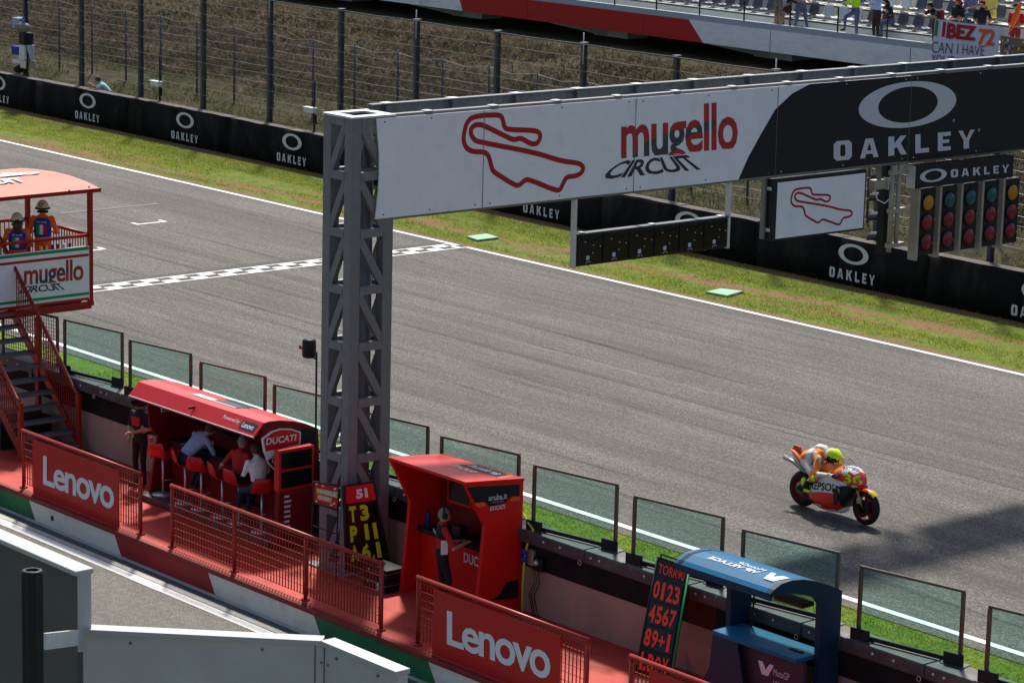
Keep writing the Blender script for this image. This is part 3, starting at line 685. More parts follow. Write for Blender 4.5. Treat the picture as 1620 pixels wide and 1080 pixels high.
v, f = ring2d((41.068,6.844), .03, .03, .018, .018, 12); MB().add([(FX+.006, p, q) for p, q in v], f).obj('mark', 'sign_print_grey', gan)
# ------------------------------------------------------------------ things hung under the beam
GXH = -35.36
y0, z1 = (31.717,5.505); y1, z1b = (35.28,5.51); zb0 = 4.969
ld = thing('display_box', 'long black display box with bare module fronts hanging under the white sign', 'display', (GXH, y0, zb0))
MB().bbox(GXH-.11, GXH+.0, y0, y1, zb0, z1, .008).obj('case', 'black_metal', ld)
MB().box(GXH-.13, GXH+.02, y0-.02, y1+.02, z1+.001, z1+.025).obj('top_rail', 'post_steel', ld)
n = 6; wd = (y1-y0)/n
for k in range(n):
    a = y0+k*wd
    md = MB().bbox(GXH+.001, GXH+.02, a+.02, a+wd-.02, zb0+.04, z1-.04, .004).obj('module', 'screen_black', ld)
    MB().box(GXH+.021, GXH+.026, a+wd*.38, a+wd*.38+.07, zb0+.10, zb0+.17).obj('label_tag', 'cloth_lightblue', md)
    for (u, w_) in ((.42, .06), (.5, .05), (.36, .045), (.6, .2), (.62, .33), (.3, .4), (.88, .3)):
        MB().box(GXH+.021, GXH+.03, a+wd*u, a+wd*u+.022, zb0+w_, zb0+w_+.02).obj('connector', 'alu', md)
    MB().tube([(GXH+.03, a+wd*.4, z1-.08), (GXH+.05, a+wd*.65, z1-.14), (GXH+.03, a+wd*.95, z1-.07)], .007, 5).obj('cable', 'black_rubber', md)
for (py, top) in ((y0-.03, 6.160), (y1+.03, 6.132)):
    MB().bbox(GXH-.08, GXH+.02, py-.03, py+.03, zb0-.02, 6.12, .006).obj('hanger', 'galv_light', ld)
for q in range(3): MB().box(GXH-.1, GXH, y0+.1+q*(y1-y0-.3)/2, y0+.2+q*(y1-y0-.3)/2, z1+.026, z1+.04).obj('latch', 'galv_light', ld)
# map screen
y0, z1 = (36.458,6.03); y1 = 38.735; z0 = 5.016
ms = thing('map_screen', 'square screen with red circuit outline on white hanging under the beam', 'screen', (-35.5, y0, z0))
MB().bbox(-35.62, -35.325, y0-.06, y1+.05, z0-.04, z1+.06, .01).obj('case', 'black_metal', ms)
sc_ = MB().box(-35.324, -35.315, y0, y1, z0, z1).obj('screen_face', 'sign_white', ms)
ty = [p[0] for p in track]; tz = [p[1] for p in track]
A = (min(ty), max(ty), min(tz), max(tz)); Bq = (36.806, 38.435, 5.134, 5.884)
outline([(Bq[0]+(p[0]-A[0])/(A[1]-A[0])*(Bq[1]-Bq[0]), Bq[2]+(p[1]-A[2])/(A[3]-A[2])*(Bq[3]-Bq[2])) for p in track], .04, -35.311, sc_)
for py in (y0-.10, y1+.10): MB().bbox(-35.6, -35.5, py-.03, py+.03, z0-.02, 6.12, .006).obj('hanger', 'galv', ms)
for zz in (z0+.15, z1-.12): MB().box(-35.56, -35.4, y0-.075, y0-.061, zz-.03, zz+.03).obj('bracket', 'galv_light', ms)
# start lights
LX = -35.2
sl_t = thing('start_lights', 'five column bank of red, green and amber race start lights with a lettered board', 'traffic lights', (LX, 41.5, 4.4))
cy = [40.361, 40.961, 41.564, 42.169, 42.779]
lzs = [5.363, 4.995, 4.622]
lz0 = lzs[2]-.25; lz1 = lzs[0]+.27
lampm = {}
for nm in ('red', 'green', 'amber'):
    lampm[nm] = MB().lathe([(.15, -.02), (.15, .0), (.14, .012), (.11, .028), (.06, .04), (.0, .044)], axis='x', n=24).mesh('lamp', 'lens_'+nm)
hoodm = MB().lathe([(.155, -.03), (.165, -.03), (.165, .012), (.155, .012), (.155, -.03)], axis='x', n=24).mesh('bezel', 'black_plastic')
for i, y in enumerate(cy):
    c = MB().bbox(LX-.22, LX, y-.225, y+.225, lz0, lz1, .012).obj('light_column', 'black_plastic', sl_t)
    for j, z in enumerate(lzs):
        col = 'red' if j else ('amber' if i in (0, 4) else 'green')
        o = link('lamp', lampm[col], c); o.location = (LX+.02, y, z)
        o = link('bezel', hoodm, c); o.location = (LX+.02, y, z)
    MB().bbox(LX-.18, LX+.03, y-.295, y-.235, lz0-.08, lz1+.12, .006).obj('upright', 'alu_warm', sl_t)
    for zz in (lz0+.2, lz0+.65): MB().box(LX+.001, LX+.012, y+.195, y+.215, zz, zz+.02).obj('screw', 'alu', c)
y0, z1 = (39.859,6.097); y1, _ = (42.657,6.076); z0 = 5.676
bd = MB().bbox(LX-.10, LX+.10, y0, y1, z0, z1, .006).obj('name_board', 'sign_black', sl_t, 'black board with pale lettering and oval emblem')
MB().box(LX-.10, LX+.10, y0-.02, y0-.001, z0, z1).obj('end_cap', 'galv_light', bd)
BXf = LX+.10
ring_yz((40.359,5.887), (40.733,5.877), (40.349,6.011), BXf+.004, bd, 'sign_print_grey', (.62, .72))
caps_word(quadYZ(BXf, (40.851,5.809), (42.521,5.78), (42.507,5.933), (40.838,5.961)), 'sign_print_grey', bd, .006)
hy = [39.459, 39.642]; hzb = [4.500, 4.641]
for y, zb_ in zip(hy, hzb):
    MB().tube([(LX-.1, y, zb_), (LX-.1, y, 6.12)], .045, 10).obj('hanger', 'alu_warm', sl_t)
for zz in (lz0+.25, lz0+.9, lz1+.35):
    MB().box(LX-.15, LX-.05, hy[0]-.06, y0-.03, zz-.04, zz+.04).obj('cross_arm', 'alu_warm', sl_t)
MB().bbox(LX-.12, LX+.0, 41.2, 41.32, z1, 6.12, .006).obj('hanger', 'alu_warm', sl_t); MB().bbox(LX-.12, LX+.0, y1-.1, y1-.02, z1, 6.12, .006).obj('hanger', 'alu_warm', sl_t)
# second lamp unit facing the other way, seen from its side
yb = 39.570
bl = thing('rear_facing_lights', 'dark hooded light unit seen from behind beside the start lights', 'traffic lights', (-35.6, yb, 4.4))
MB().bbox(-35.62, -35.45, yb-.12, yb+.14, lz0+.05, 6.1, .01).obj('case', 'black_plastic', bl)
for z in [p+.05 for p in lzs]+[lzs[0]+.42]:
    mb = MB(); rr = []
    for k in range(9):
        a = math.pi*k/8; rr.append([(-35.63, yb+.01+.15*math.cos(a), z+.15*math.sin(a)), (-35.85, yb+.01+.15*math.cos(a), z+.15*math.sin(a)-.03), (-35.85, yb+.01+.135*math.cos(a), z+.135*math.sin(a)-.03), (-35.63, yb+.01+.135*math.cos(a), z+.135*math.sin(a))])
    mb.loft(rr, smooth=False).obj('hood', 'black_plastic', bl)
yj = 39.264
jb = thing('junction_box', 'beige electrical junction box with white cable between screen and lights', 'junction box', (-35.4, yj, 5.7))
MB().bbox(-35.5, -35.36, yj-.22, yj+.14, 5.68, 5.86, .01).obj('case', 'alu_warm', jb); MB().bbox(-35.49, -35.35, yj+.15, yj+.30, 5.66, 5.88, .01).obj('cover_box', 'galv_light', jb)
MB().tube([(-35.36, yj-.2, 5.68), (-35.33, yj-.15, 5.5), (-35.33, yj+.05, 5.42), (-35.33, yj+.2, 5.5), (-35.36, yj+.22, 5.66)], .012, 6).obj('cable', 'pink_white', jb)
MB().box(-35.5, -35.42, yj-.03, yj+.03, 5.861, 6.12).obj('hanger', 'galv', jb)
# ------------------------------------------------------------------ curved red team shelter
DX0, DX1 = -41.15, -37.42
duc = thing('red_team_shelter', 'curved red canopy shelter with counter, screens and shield emblem at its end', 'pit shelter', (-39.3, 27.3, .42))
prof = [(26.603,2.331), (26.804,2.541), (26.898,2.556), (27.116,2.543), (27.39,2.492), (27.639,2.417), (27.891,2.302)]
def shell(mb, prof, x0, x1, th, mi=0):
    inner = [(y+.01, z-th) for y, z in prof]; poly = prof+inner[::-1]; return mb.prism(poly[::-1], 'x', x0, x1, mi)
shell(MB(), prof[:2], DX0, DX1, .04).obj('front_fascia', 'red_gloss', duc)
MB().prism([prof[1], prof[2], (prof[2][0], prof[2][1]-.05), (prof[1][0]+.02, prof[1][1]-.05)][::-1], 'x', DX0, DX1).obj('fold_strip', 'red_gloss', duc)
top = MB(); shell(top, prof[2:], DX0, DX1, .04); top.obj('roof', 'red_gloss', duc)
MB().box(DX0, DX1, prof[0][0]-.012, prof[0][0]+.02, prof[0][1]-.02, prof[0][1]-.001).obj('edge_trim', 'galv_light', duc)
MB().box(-39.32, -39.30, prof[0][0]-.008, prof[1][0]+.004, prof[0][1]+.1, prof[0][1]+.14).obj('fascia_joint', 'red_dark', duc)
def on_fascia(u, v):   # u along x, v 0..1 up the fascia
    (ya, za), (yb, zb) = prof[0], prof[1]; return (u, ya+(yb-ya)*v, za+(zb-za)*v)
word('lettering', 'Powered by', [on_fascia(-38.45, .38), on_fascia(-37.98, .38), on_fascia(-37.98, .72), on_fascia(-38.45, .72)], 'pink_white', duc, .006, .0)
pl_ = MB().add([on_fascia(-37.92, .2), on_fascia(-37.5, .2), on_fascia(-37.5, .78), on_fascia(-37.92, .78)], [(0, 1, 2, 3)]); pl_.v = [(x, y-.004, z+.003) for x, y, z in pl_.v]; pp = pl_.obj('name_plate', 'sign_print_dark', duc)
word('lettering', 'Lenovo', [on_fascia(-37.87, .32), on_fascia(-37.55, .32), on_fascia(-37.55, .68), on_fascia(-37.87, .68)], 'letter_grey', pp, .01, .015, .9)
def on_roof(u, k): 
    (ya, za), (yb, zb) = prof[2], prof[5]; y = ya+(yb-ya)*k; z = float(np.interp(y, [p[0] for p in prof], [p[1] for p in prof])); return (u, y, z+.004)
for (a, c, k0, k1, mm) in ((-39.75, -39.2, .10, .30, 'letter_grey'), (-39.18, -38.5, .12, .16, 'letter_grey'), (-39.18, -38.5, .18, .56, 'sign_print_dark'), (-39.35, -38.6, .62, .92, 'sign_print_dark')):
    mb = MB(); ks = [k0+(k1-k0)*i/4 for i in range(5)]
    mb.loft([[on_roof(a, k), on_roof(c, k)] for k in ks], closed=False, caps=False); mb.v = [(x, y, z+.006) for x, y, z in mb.v]; mb.obj('roof_print', mm, duc)
word('lettering', 'Lenovo', [on_roof(-38.62, .22), on_roof(-39.05, .22), on_roof(-39.05, .5), on_roof(-38.62, .5)], 'letter_grey', duc, .018, .015)
# left end cheek, inside panels, step and counter
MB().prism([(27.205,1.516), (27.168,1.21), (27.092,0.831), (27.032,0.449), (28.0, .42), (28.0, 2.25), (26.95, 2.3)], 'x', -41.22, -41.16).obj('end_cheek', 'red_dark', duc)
shd = [(26.964,2.099), (27.173,2.048), (27.482,1.91), (27.384,1.705), (27.145,1.543), (27.005,1.732)]
MB().prism(shd, 'x', -41.14, -41.10).obj('end_shield', 'red_dark', duc)
MB().bbox(-41.09, -41.06, 27.215, 27.454, 1.95, 2.2, .01).obj('speaker', 'alu', duc)
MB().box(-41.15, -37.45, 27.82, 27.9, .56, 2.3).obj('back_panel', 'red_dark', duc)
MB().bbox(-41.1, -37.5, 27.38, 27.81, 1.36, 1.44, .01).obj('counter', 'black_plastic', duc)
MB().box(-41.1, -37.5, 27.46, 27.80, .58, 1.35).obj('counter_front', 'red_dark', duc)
for k in range(4):
    x = -40.9+k*.9; s2 = MB().bbox(x, x+.72, 27.70, 27.76, 1.72, 2.16, .01).obj('monitor', 'black_plastic', duc)
    MB().box(x+.03, x+.69, 27.692, 27.699, 1.75, 2.13).obj('monitor_glass', 'screen_black', s2)
MB().bbox(-41.2, -37.3, 26.82, 28.0, .421, .53, .012).obj('floor_step', 'cap_metal', duc)
# right end: arch board, shield and screen totem
arch = [(p[0], p[1]-.002) for p in prof]+[(27.98, 2.25), (27.98, 1.5), (27.55, 1.5), (27.2, 1.9)]
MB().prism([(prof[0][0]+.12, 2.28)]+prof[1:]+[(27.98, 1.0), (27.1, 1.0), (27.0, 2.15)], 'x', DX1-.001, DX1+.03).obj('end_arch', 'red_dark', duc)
MB().prism([(27.542,2.358), (27.848,2.282), (27.851,2.027), (27.545,2.07)][::-1], 'x', DX1+.031, DX1+.036).obj('black_corner', 'sign_black', duc)
so = [(26.722,2.292), (26.911,2.391), (27.101,2.415), (27.32,2.381), (27.508,2.305), (27.489,2.059), (27.381,1.822), (27.068,1.638), (26.861,1.862), (26.765,2.07)]
cs = (sum(p[0] for p in so)/10, sum(p[1] for p in so)/10)
def shrink(k): return [(cs[0]+(p[0]-cs[0])*k, cs[1]+(p[1]-cs[1])*k) for p in so]
em = MB().prism(so, 'x', DX1+.037, DX1+.075).obj('shield_emblem', 'letter_grey', duc, 'red and silver shield emblem with pale lettering')
MB().prism(shrink(.93), 'x', DX1+.076, DX1+.080).obj('shield_red', 'red_gloss', em)
low = [p for p in shrink(.93)]
MB().prism([(26.756,2.071), (27.09,2.085), (27.457,2.102), (27.447,2.046), (27.091,1.982), (26.819,1.93)], 'x', DX1+.081, DX1+.085).obj('silver_band', 'letter_grey', em)
MB().prism([(26.825,1.906), (26.982,2.009), (27.42,2.023), (27.353,1.853), (27.05,1.679)], 'x', DX1+.081, DX1+.085).obj('black_field', 'sign_black', em)
word('lettering', 'DUCATI', quadYZ(DX1+.085, (26.783,2.183), (27.389,2.178), (27.404,2.29), (26.801,2.298)), 'letter_grey', em, .004, .03)
word('lettering', 'corse', quadYZ(DX1+.087, (26.9,1.863), (27.331,1.881), (27.33,1.973), (26.915,1.968)), 'letter_grey', em, .004, -.005)
tx = -37.1
tot = thing('screen_totem', 'red totem with two stacked black screens between canopy shelter and tower', 'screen stand', (tx, 27.4, .42))
ty0, tz1 = (26.884,2.118); ty1 = 27.601; tzm = 1.422
MB().bbox(tx-.14, tx, ty0, ty1, tzm, tz1, .008).obj('screen_frame', 'red_gloss', tot)
for a, c in ((.07, .47), (.53, .93)):
    MB().box(tx+.001, tx+.006, ty0+.05, ty1-.05, tzm+(tz1-tzm)*a, tzm+(tz1-tzm)*c).obj('screen', 'screen_black', tot)
MB().prism([(ty0-.02, .42), (ty1-.02, .42), (ty1-.02, tzm-.001), (ty0+.03, tzm-.001)], 'x', tx-.14, tx-.01).obj('pedestal', 'red_dark', tot)
for k, wdt in enumerate((.10, .14, .13, .12, .13, .11, .12)):
    MB().box(tx-.009, tx-.006, ty0+.12, ty0+.12+wdt, tzm-.12-k*.085, tzm-.085-k*.085).obj('sponsor_print', 'letter_grey', tot)
# bar stools
def stool_at(x, y, lab, rz=1.6):
    o = thing('bar_stool', lab, 'stool', (x, y, .53), rz, 'red stools at the counter', local=True); return o
def stool_parts(g):
    MB().lathe([(0, 0), (.19, 0), (.19, .015), (.03, .03), (.025, .03)], n=18).obj('base', 'alu', g)
    MB().tube([(0, 0, .03), (0, 0, .68)], .022, 10).obj('column', 'alu', g)
    MB().tube([(.02, 0, .25), (.18, -.10, .25), (.2, 0, .25), (.18, .10, .25), (.02, .0, .25)], .01, 6).obj('footrest', 'alu', g)
    rg_ = []
    for k, (x, z, w) in enumerate([(.20, .73, .15), (.15, .70, .19), (.0, .69, .20), (-.13, .70, .20), (-.19, .76, .19), (-.215, .88, .175), (-.235, .97, .13)]):
        t_ = .018; n_ = Vector((0, 0, 1)) if k < 4 else Vector((1, 0, .25)).normalized()
        rg_.append([(x, -w, z), (x, -w*.5, z-.012), (x, w*.5, z-.012), (x, w, z), (x+n_.x*t_, w, z+n_.z*t_), (x+n_.x*t_, 0, z+n_.z*t_-.01), (x+n_.x*t_, -w, z+n_.z*t_)])
    MB().loft(rg_).obj('seat_shell', 'red_gloss', g)
SXs = [-40.867, -40.177, -39.685, -39.059, -38.563, -37.900]
slab = ['empty red bar stool at the left end of the counter', 'red bar stool under the man in the blue shirt', 'empty red bar stool just right of the man in blue', 'empty red bar stool left of the man in red', 'red bar stool under the man in red with headset', 'red bar stool under the man in the white shirt']
st0 = stool_at(SXs[0], 27.12, slab[0], 1.9); stool_parts(st0)
for k in (1, 2, 3, 4, 5):
    o = dup(st0, (SXs[k], 27.12, .53), [0, 1.2, 2.0, 1.3, 1.6, 2.6][k], slab[k])
# ------------------------------------------------------------------ boxy red shelter
AX0, AX1 = -34.09, -32.2
aru = thing('boxy_red_shelter', 'boxy bright red shelter with flat roof, waisted side panels and black counter', 'pit shelter', (-33.1, 27.4, .42))
side = [(26.8, 2.60), (27.2, 1.90), (27.17, 1.55), (27.05, .42), (27.95, .42), (27.95, 2.49)]
for xa, nm in ((AX0, 0), (AX1-.07, 1)): MB().prism(side, 'x', xa, xa+.07).obj('side_panel', 'red_gloss2', aru)
MB().prism([(26.79, 2.605), (27.96, 2.495), (27.96, 2.54), (26.79, 2.65)][::-1], 'x', AX0-.01, AX1+.01).obj('roof', 'red_gloss2', aru)
MB().box(AX0+.07, AX1-.07, 27.8, 27.86, .43, 2.47).obj('back_panel', 'red_dark', aru)
for x0, x1 in ((AX0+.52, AX0+1.02), (AX0+1.12, AX1-.12)):
    s2 = MB().bbox(x0-.04, x1+.04, 27.60, 27.70, 1.92, 2.44, .008).obj('monitor', 'red_gloss2', aru)
    MB().box(x0, x1, 27.592, 27.599, 1.96, 2.40).obj('monitor_glass', 'screen_black', s2)
MB().bbox(AX0+.08, AX1-.08, 27.32, 27.79, 1.40, 1.47, .01).obj('counter', 'black_plastic', aru)
fp = MB().box(AX0+.08, AX1-.08, 27.42, 27.47, .43, 1.39).obj('counter_front', 'red_gloss2', aru)
word('lettering', 'DUCATI', rectXZ(27.42, -32.95, -32.35, 1.12, 1.28), 'letter_grey', fp, .004, .02)
xo = AX1+.001
def yA(x, y): return None
tb = MB().prism([(26.815,2.565), (27.023,2.247), (27.066,2.273), (27.2,2.268), (27.286,2.193), (27.607,2.211), (27.689,2.292), (27.874,2.272), (27.868,2.452)], 'x', xo, xo+.004).obj('black_print', 'sign_black', aru)
MB().prism([(26.982,2.294), (27.051,2.211), (27.211,2.218), (27.166,2.284)], 'x', xo+.005, xo+.008).obj('orange_print', 'orange_print', aru)
MB().prism([(27.71,2.275), (27.678,2.213), (27.876,2.207), (27.874,2.266)], 'x', xo+.005, xo+.008).obj('orange_print', 'orange_print', aru)
word('lettering', 'aruba.it', quadYZ(xo+.004, (27.25,2.287), (27.622,2.267), (27.619,2.356), (27.247,2.378)), 'letter_grey', tb, .004, .01)
word('lettering', 'RACING', quadYZ(xo+.004, (27.335,2.244), (27.555,2.232), (27.555,2.251), (27.335,2.263)), 'letter_grey', tb, .004, .0, 1.4)
word('lettering', 'DUCATI', quadYZ(xo, (27.288,2.126), (27.576,2.114), (27.584,2.182), (27.296,2.192)), 'letter_grey', aru, .004, .03)
MB().prism([(27.347,0.697), (27.897,0.635), (27.887,0.937), (27.647,0.938), (27.532,0.768)], 'x', xo, xo+.004).obj('black_print', 'sign_black', aru)
def ar(u, w): return (AX0+(AX1-AX0)*u, 26.8+1.15*w, 2.651-.11*w+.002)
for (u0, u1, w0, w1, mm, dz) in ((.40, .98, .62, .94, 'orange_print', .002), (.43, .92, .64, .92, 'sign_black', .005)):
    mb = MB().add([ar(u0, w0), ar(u1, w0+.0), ar(u1-.05, w1), ar(u0+.05, w1)], [(0, 1, 2, 3)]); mb.v = [(x, y, z+dz) for x, y, z in mb.v]; mb.obj('roof_print', mm, aru)
word('lettering', 'aruba.it', [ar(.85, .70), ar(.50, .70), ar(.50, .88), ar(.85, .88)][::1], 'letter_grey', aru, -.012, .02)
word('lettering', 'DUCATI', [ar(.72, .48), ar(.44, .48), ar(.44, .60), ar(.72, .60)], 'pink_white', aru, -.006, .03)
for (x, y, w_, d_, h_, nm_, mm, lb) in ((-33.75, 27.42, .26, .2, .012, 'keyboard', 'black_plastic', 'thin black keyboard on the boxy shelter counter'), (-33.3, 27.45, .2, .16, .16, 'radio_unit', 'black_metal', 'small black radio unit on the boxy shelter counter'), (-40.4, 27.46, .3, .2, .012, 'keyboard', 'black_plastic', 'keyboard on the counter left of the man in blue'), (-38.6, 27.46, .3, .2, .012, 'keyboard', 'black_plastic', 'keyboard on the counter by the man in red')):
    zc = 1.471 if x > -36 else 1.441
    g = thing(nm_, lb, 'equipment', (x, y, zc)); MB().bbox(x, x+w_, y, y+d_, zc, zc+h_, .004).obj('case', mm, g); MB().box(x+.02, x+w_-.02, y+.03, y+d_-.03, zc+h_+.0005, zc+h_+.006).obj('key_area' if h_ < .05 else 'top_plate', 'screen_black', g)
for (x, y, zc, mm, lb) in ((-33.95, 27.5, 1.471, 'cloth_royal', 'blue drinks bottle on boxy shelter counter'), (-39.9, 27.5, 1.441, 'alu', 'silver drinks bottle on counter under red canopy')):
    g = thing('drinks_bottle', lb, 'bottle', (x, y, zc)); MB().lathe([(0, 0), (.035, 0), (.035, .16), (.015, .2), (.015, .22)], (x, y, zc), 'z', 12).obj('bottle_body', mm, g); MB().lathe([(.018, .22), (.018, .25), (0, .25)], (x, y, zc), 'z', 10).obj('bottle_cap', 'black_plastic', g)
# ------------------------------------------------------------------ blue shelter
VX0, VX1 = -27.33, -25.48
vip = thing('blue_shelter', 'blue curved roof shelter with counter and pale lettering on its dark front', 'pit shelter', (-26.4, 27.3, .42))
ro = [(26.504,2.592), (26.565,2.639), (26.709,2.7), (26.916,2.712), (27.127,2.686), (27.372,2.622), (27.621,2.526), (27.9,2.394)]
ri = [(26.506,2.553), (26.719,2.547), (26.958,2.516), (27.202,2.451), (27.404,2.367), (27.486,2.27)]
fr_ = ro+[(ro[-1][0], .42), (ri[-1][0]+.03, .42)]+ri[::-1]
MB().prism(fr_[::-1], 'x', VX1-.09, VX1).obj('end_frame', 'blue_dark', vip)
MB().prism(fr_[::-1], 'x', VX0+.05, VX0+.14).obj('end_frame', 'blue_dark', vip)
inn = [(y+.005, z-.05) for y, z in ro]
MB().prism((ro+inn[::-1])[::-1], 'x', VX0, VX1-.091).obj('roof', 'blue_gloss', vip)
MB().prism([ro[0], (ro[0][0], ro[0][1]-.10), (ro[0][0]+.03, ro[0][1]-.10), (ro[0][0]+.03, ro[0][1]-.005)], 'x', VX0, VX1-.0).obj('roof_lip', 'blue_dark', vip)
MB().bbox(VX0+.14, VX1-.09, 27.15, 27.75, 1.539-.06, 1.539, .01).obj('counter', 'blue_gloss', vip)
vz = 1.539
fp = MB().box(VX0+.14, VX1-.09, 27.3, 27.36, .43, vz-.06).obj('front_panel', 'purple_panel', vip)
MB().prism([(VX0-.1, .42), (VX0+.9, .42), (VX0+.62, vz-.06), (VX0+.14, vz-.06), (VX0+.1, 1.0), (VX0+.0, .8)], 'y', 27.16, 27.2).obj('curved_cheek', 'blue_dark', vip)
mat('brown_screen', (.03, .012, .008), .5)
MB().bbox(VX1-.75, VX1-.22, 27.35, 27.60, 2.18, 2.24, .01).obj('hanging_screen', 'brown_screen', vip)
word('lettering', 'MotoGP', rectXZ(27.3, -26.12, -25.82, 1.14, 1.24), 'pink_white', fp, .004, -.005)
word('lettering', 'VIP VILLAGE', rectXZ(27.3, -26.12, -25.6, .95, 1.07), 'pink_white', fp, .004, .012)
MB().prism([(-26.42, 1.28), (-26.33, 1.28), (-26.27, 1.18), (-26.2, 1.28), (-26.12, 1.28), (-26.22, 1.10), (-26.34, 1.10)], 'y', 27.292, 27.299).obj('emblem', 'pink_white', fp)
def vr(u, y):
    z = float(np.interp(y, [p[0] for p in ro], [p[1] for p in ro])); return (VX0+(VX1-VX0)*u, y, z)
ys_ = ro[1][0]
def vrq(u0, u1, a, c): return [vr(u1, ys_+a), vr(u0, ys_+a), vr(u0, ys_+c), vr(u1, ys_+c)]
word('lettering', 'MotoGP', vrq(.45, .72, .30, .40), 'pink_white', vip, -.016, .0)
word('lettering', 'VIP VILLAGE', vrq(.22, .72, .16, .27), 'pink_white', vip, -.014, .01)
mb = MB().add([vr(.78, ys_+.36), vr(.83, ys_+.36), vr(.86, ys_+.24), vr(.9, ys_+.36), vr(.96, ys_+.36), vr(.92, ys_+.12), vr(.83, ys_+.12)], [(0, 1, 2), (0, 2, 6), (2, 5, 6), (2, 4, 5), (2, 3, 4)]); mb.v = [(x, y, z+.014) for x, y, z in mb.v]; mb.obj('emblem', 'pink_white', vip)
MB().box(VX0-.55, VX0+.02, 27.34, 27.36, .45, 1.95).obj('clear_screen', 'glass_clear', vip)
MB().tube([(VX0+.35, 27.7, vz), (VX0+.35, 27.72, 1.6), (VX0+.30, 27.8, 2.2)], .014, 6).obj('cable', 'black_rubber', vip)
MB().bbox(-25.95, -25.72, 27.4, 27.46, vz+.001, vz+.02, .004).obj('remote_handset', 'black_plastic', vip)
# ------------------------------------------------------------------ pit boards and small things
def board_quad(g, name, q, m, th=.03, off=0.):
    q = [Vector(p) for p in q]; n_ = (q[1]-q[0]).cross(q[3]-q[0]).normalized(); vs = [tuple(p+n_*off) for p in q]+[tuple(p+n_*(off-th)) for p in q]
    return MB().add(vs, [(0,1,2,3),(7,6,5,4),(0,4,5,1),(1,5,6,2),(2,6,7,3),(3,7,4,0)]).obj(name, m, g)
def lerp(q, u, v): 
    q = [Vector(p) for p in q]; return q[0]*(1-u)*(1-v)+q[1]*u*(1-v)+q[2]*u*v+q[3]*(1-u)*v
def sub(q, u0, u1, v0, v1): return [tuple(lerp(q, a, c)) for a, c in ((u0, v0), (u1, v0), (u1, v1), (u0, v1))]
b51 = thing('pit_board', 'black pit board with red top and lime green characters leaning on tower', 'pit board', (-34.8, 26.8, .42))
tlp, trp = (-35.05,26.65,2), (-35.05,27.267,1.985); blp, brp = (-34.85,26.565,0.892), (-34.85,27.403,0.857)
TL, TR, BL, BR = Vector(tlp), Vector(trp), Vector(blp), Vector(brp)
q_ = [tuple(BL+(BL-TL)*.22), tuple(BR+(BR-TR)*.22), tuple(TR), tuple(TL)]
board_quad(b51, 'backing', q_, 'black_plastic', .03)
for e in ((0, 3), (3, 2), (2, 1)): MB().tube([q_[e[0]], q_[e[1]]], .016, 6).obj('frame_tube', 'black_metal', b51)
hd = board_quad(b51, 'header_plate', sub(q_, .06, .94, .79, .985), 'red_gloss', .012, .014)
word('lettering', '51', sub(q_, .36, .72, .83, .94), 'letter_grey', hd, .02, .06)
mat('lime_plastic', (.42, .62, .01), .5, var=.06)
for r_, txt in enumerate(('T 3', 'P 11', 'A6.1')):
    v1 = .775-r_*.225; row = board_quad(b51, 'character_row', sub(q_, .07, .93, v1-.215, v1), 'screen_black', .01, .012)
    wds = {0: [('T', .06, .30), ('3', .42, .70)], 1: [('P', .06, .28), ('1', .50, .62), ('1', .76, .88)], 2: [('A', .05, .27), ('6', .36, .60), ('.', .65, .70), ('1', .77, .89)]}[r_]
    for ch, a, c in wds: word('character', ch, sub(q_, .07+.86*a, .07+.86*c, v1-.205, v1-.02 if ch != '.' else v1-.16), 'lime_plastic', row, .018, .05)
wq = thing('sponsor_board', 'small red board with pale lettering on black frame between totem and tower', 'pit board', (-36.3, 26.6, .42))
q_ = [((-35.776,26.6,1.58)), ((-35.117,26.6,1.597)), ((-35.085,26.6,2.001)), ((-35.754,26.6,1.927))]
pl_ = board_quad(wq, 'board', q_, 'cloth_red', .02)
mat('gold_print', (.40, .30, .04), .6)
for (u0, u1, v0, v1, tx_) in ((.12, .96, .50, .74, 'WHEELIE'), (.18, .74, .22, .46, 'QUEEN')):
    pt_ = board_quad(wq, 'word_plate', sub(q_, u0, u1, v0, v1), 'gold_print', .001, .004); word('lettering', tx_, sub(q_, u0+.03, u1-.03, v0+.03, v1-.03), 'letter_grey', wq, .008, .02)
for (u, v) in ((.08, .08), (.68, .1), (.78, .2), (.3, .85), (.78, .82), (.95, .9), (.05, .88)):
    s2 = sub(q_, u, u+.1, v, v+.07); MB().add([s2[0], s2[1], s2[2]], [(0, 1, 2)]); board_quad(pl_, 'print_mark', [s2[0], s2[1], s2[2], tuple((Vector(s2[2])+Vector(s2[3]))/2)], 'letter_grey', .001, .003)
for e in ((0, 1), (1, 2), (2, 3), (3, 0)): MB().tube([q_[e[0]], q_[e[1]]], .018, 6).obj('frame_tube', 'black_metal', wq)
for c_ in (0, 1): MB().tube([q_[c_], (q_[c_][0]-.03, q_[c_][1], .43)], .014, 6).obj('leg', 'black_metal', wq)
for zz in (.9, 1.2): MB().tube([(q_[0][0]-.02, 26.6, zz), (q_[1][0]-.02, 26.6, zz)], .010, 6).obj('cross_tube', 'black_metal', wq)
t9 = thing('number_board', 'black pit board with rows of orange numerals leaning on pit wall', 'pit board', (-27.8, 27.3, .42))
tl, tr = Vector((-28.965,27.75,2.076)), Vector((-28.303,27.75,2.076)); bl_, br_ = Vector((-28.672,27.15,0.698)), Vector((-27.958,27.15,0.736))
bl_ = bl_+(bl_-tl)*.12; br_ = br_+(br_-tr)*.12
q_ = [tuple(bl_), tuple(br_), tuple(tr), tuple(tl)]
board_quad(t9, 'backing', q_, 'black_plastic', .03)
for e in ((0, 3), (2, 3)): MB().tube([q_[e[0]], q_[e[1]]], .016, 6).obj('frame_tube', 'black_metal', t9)
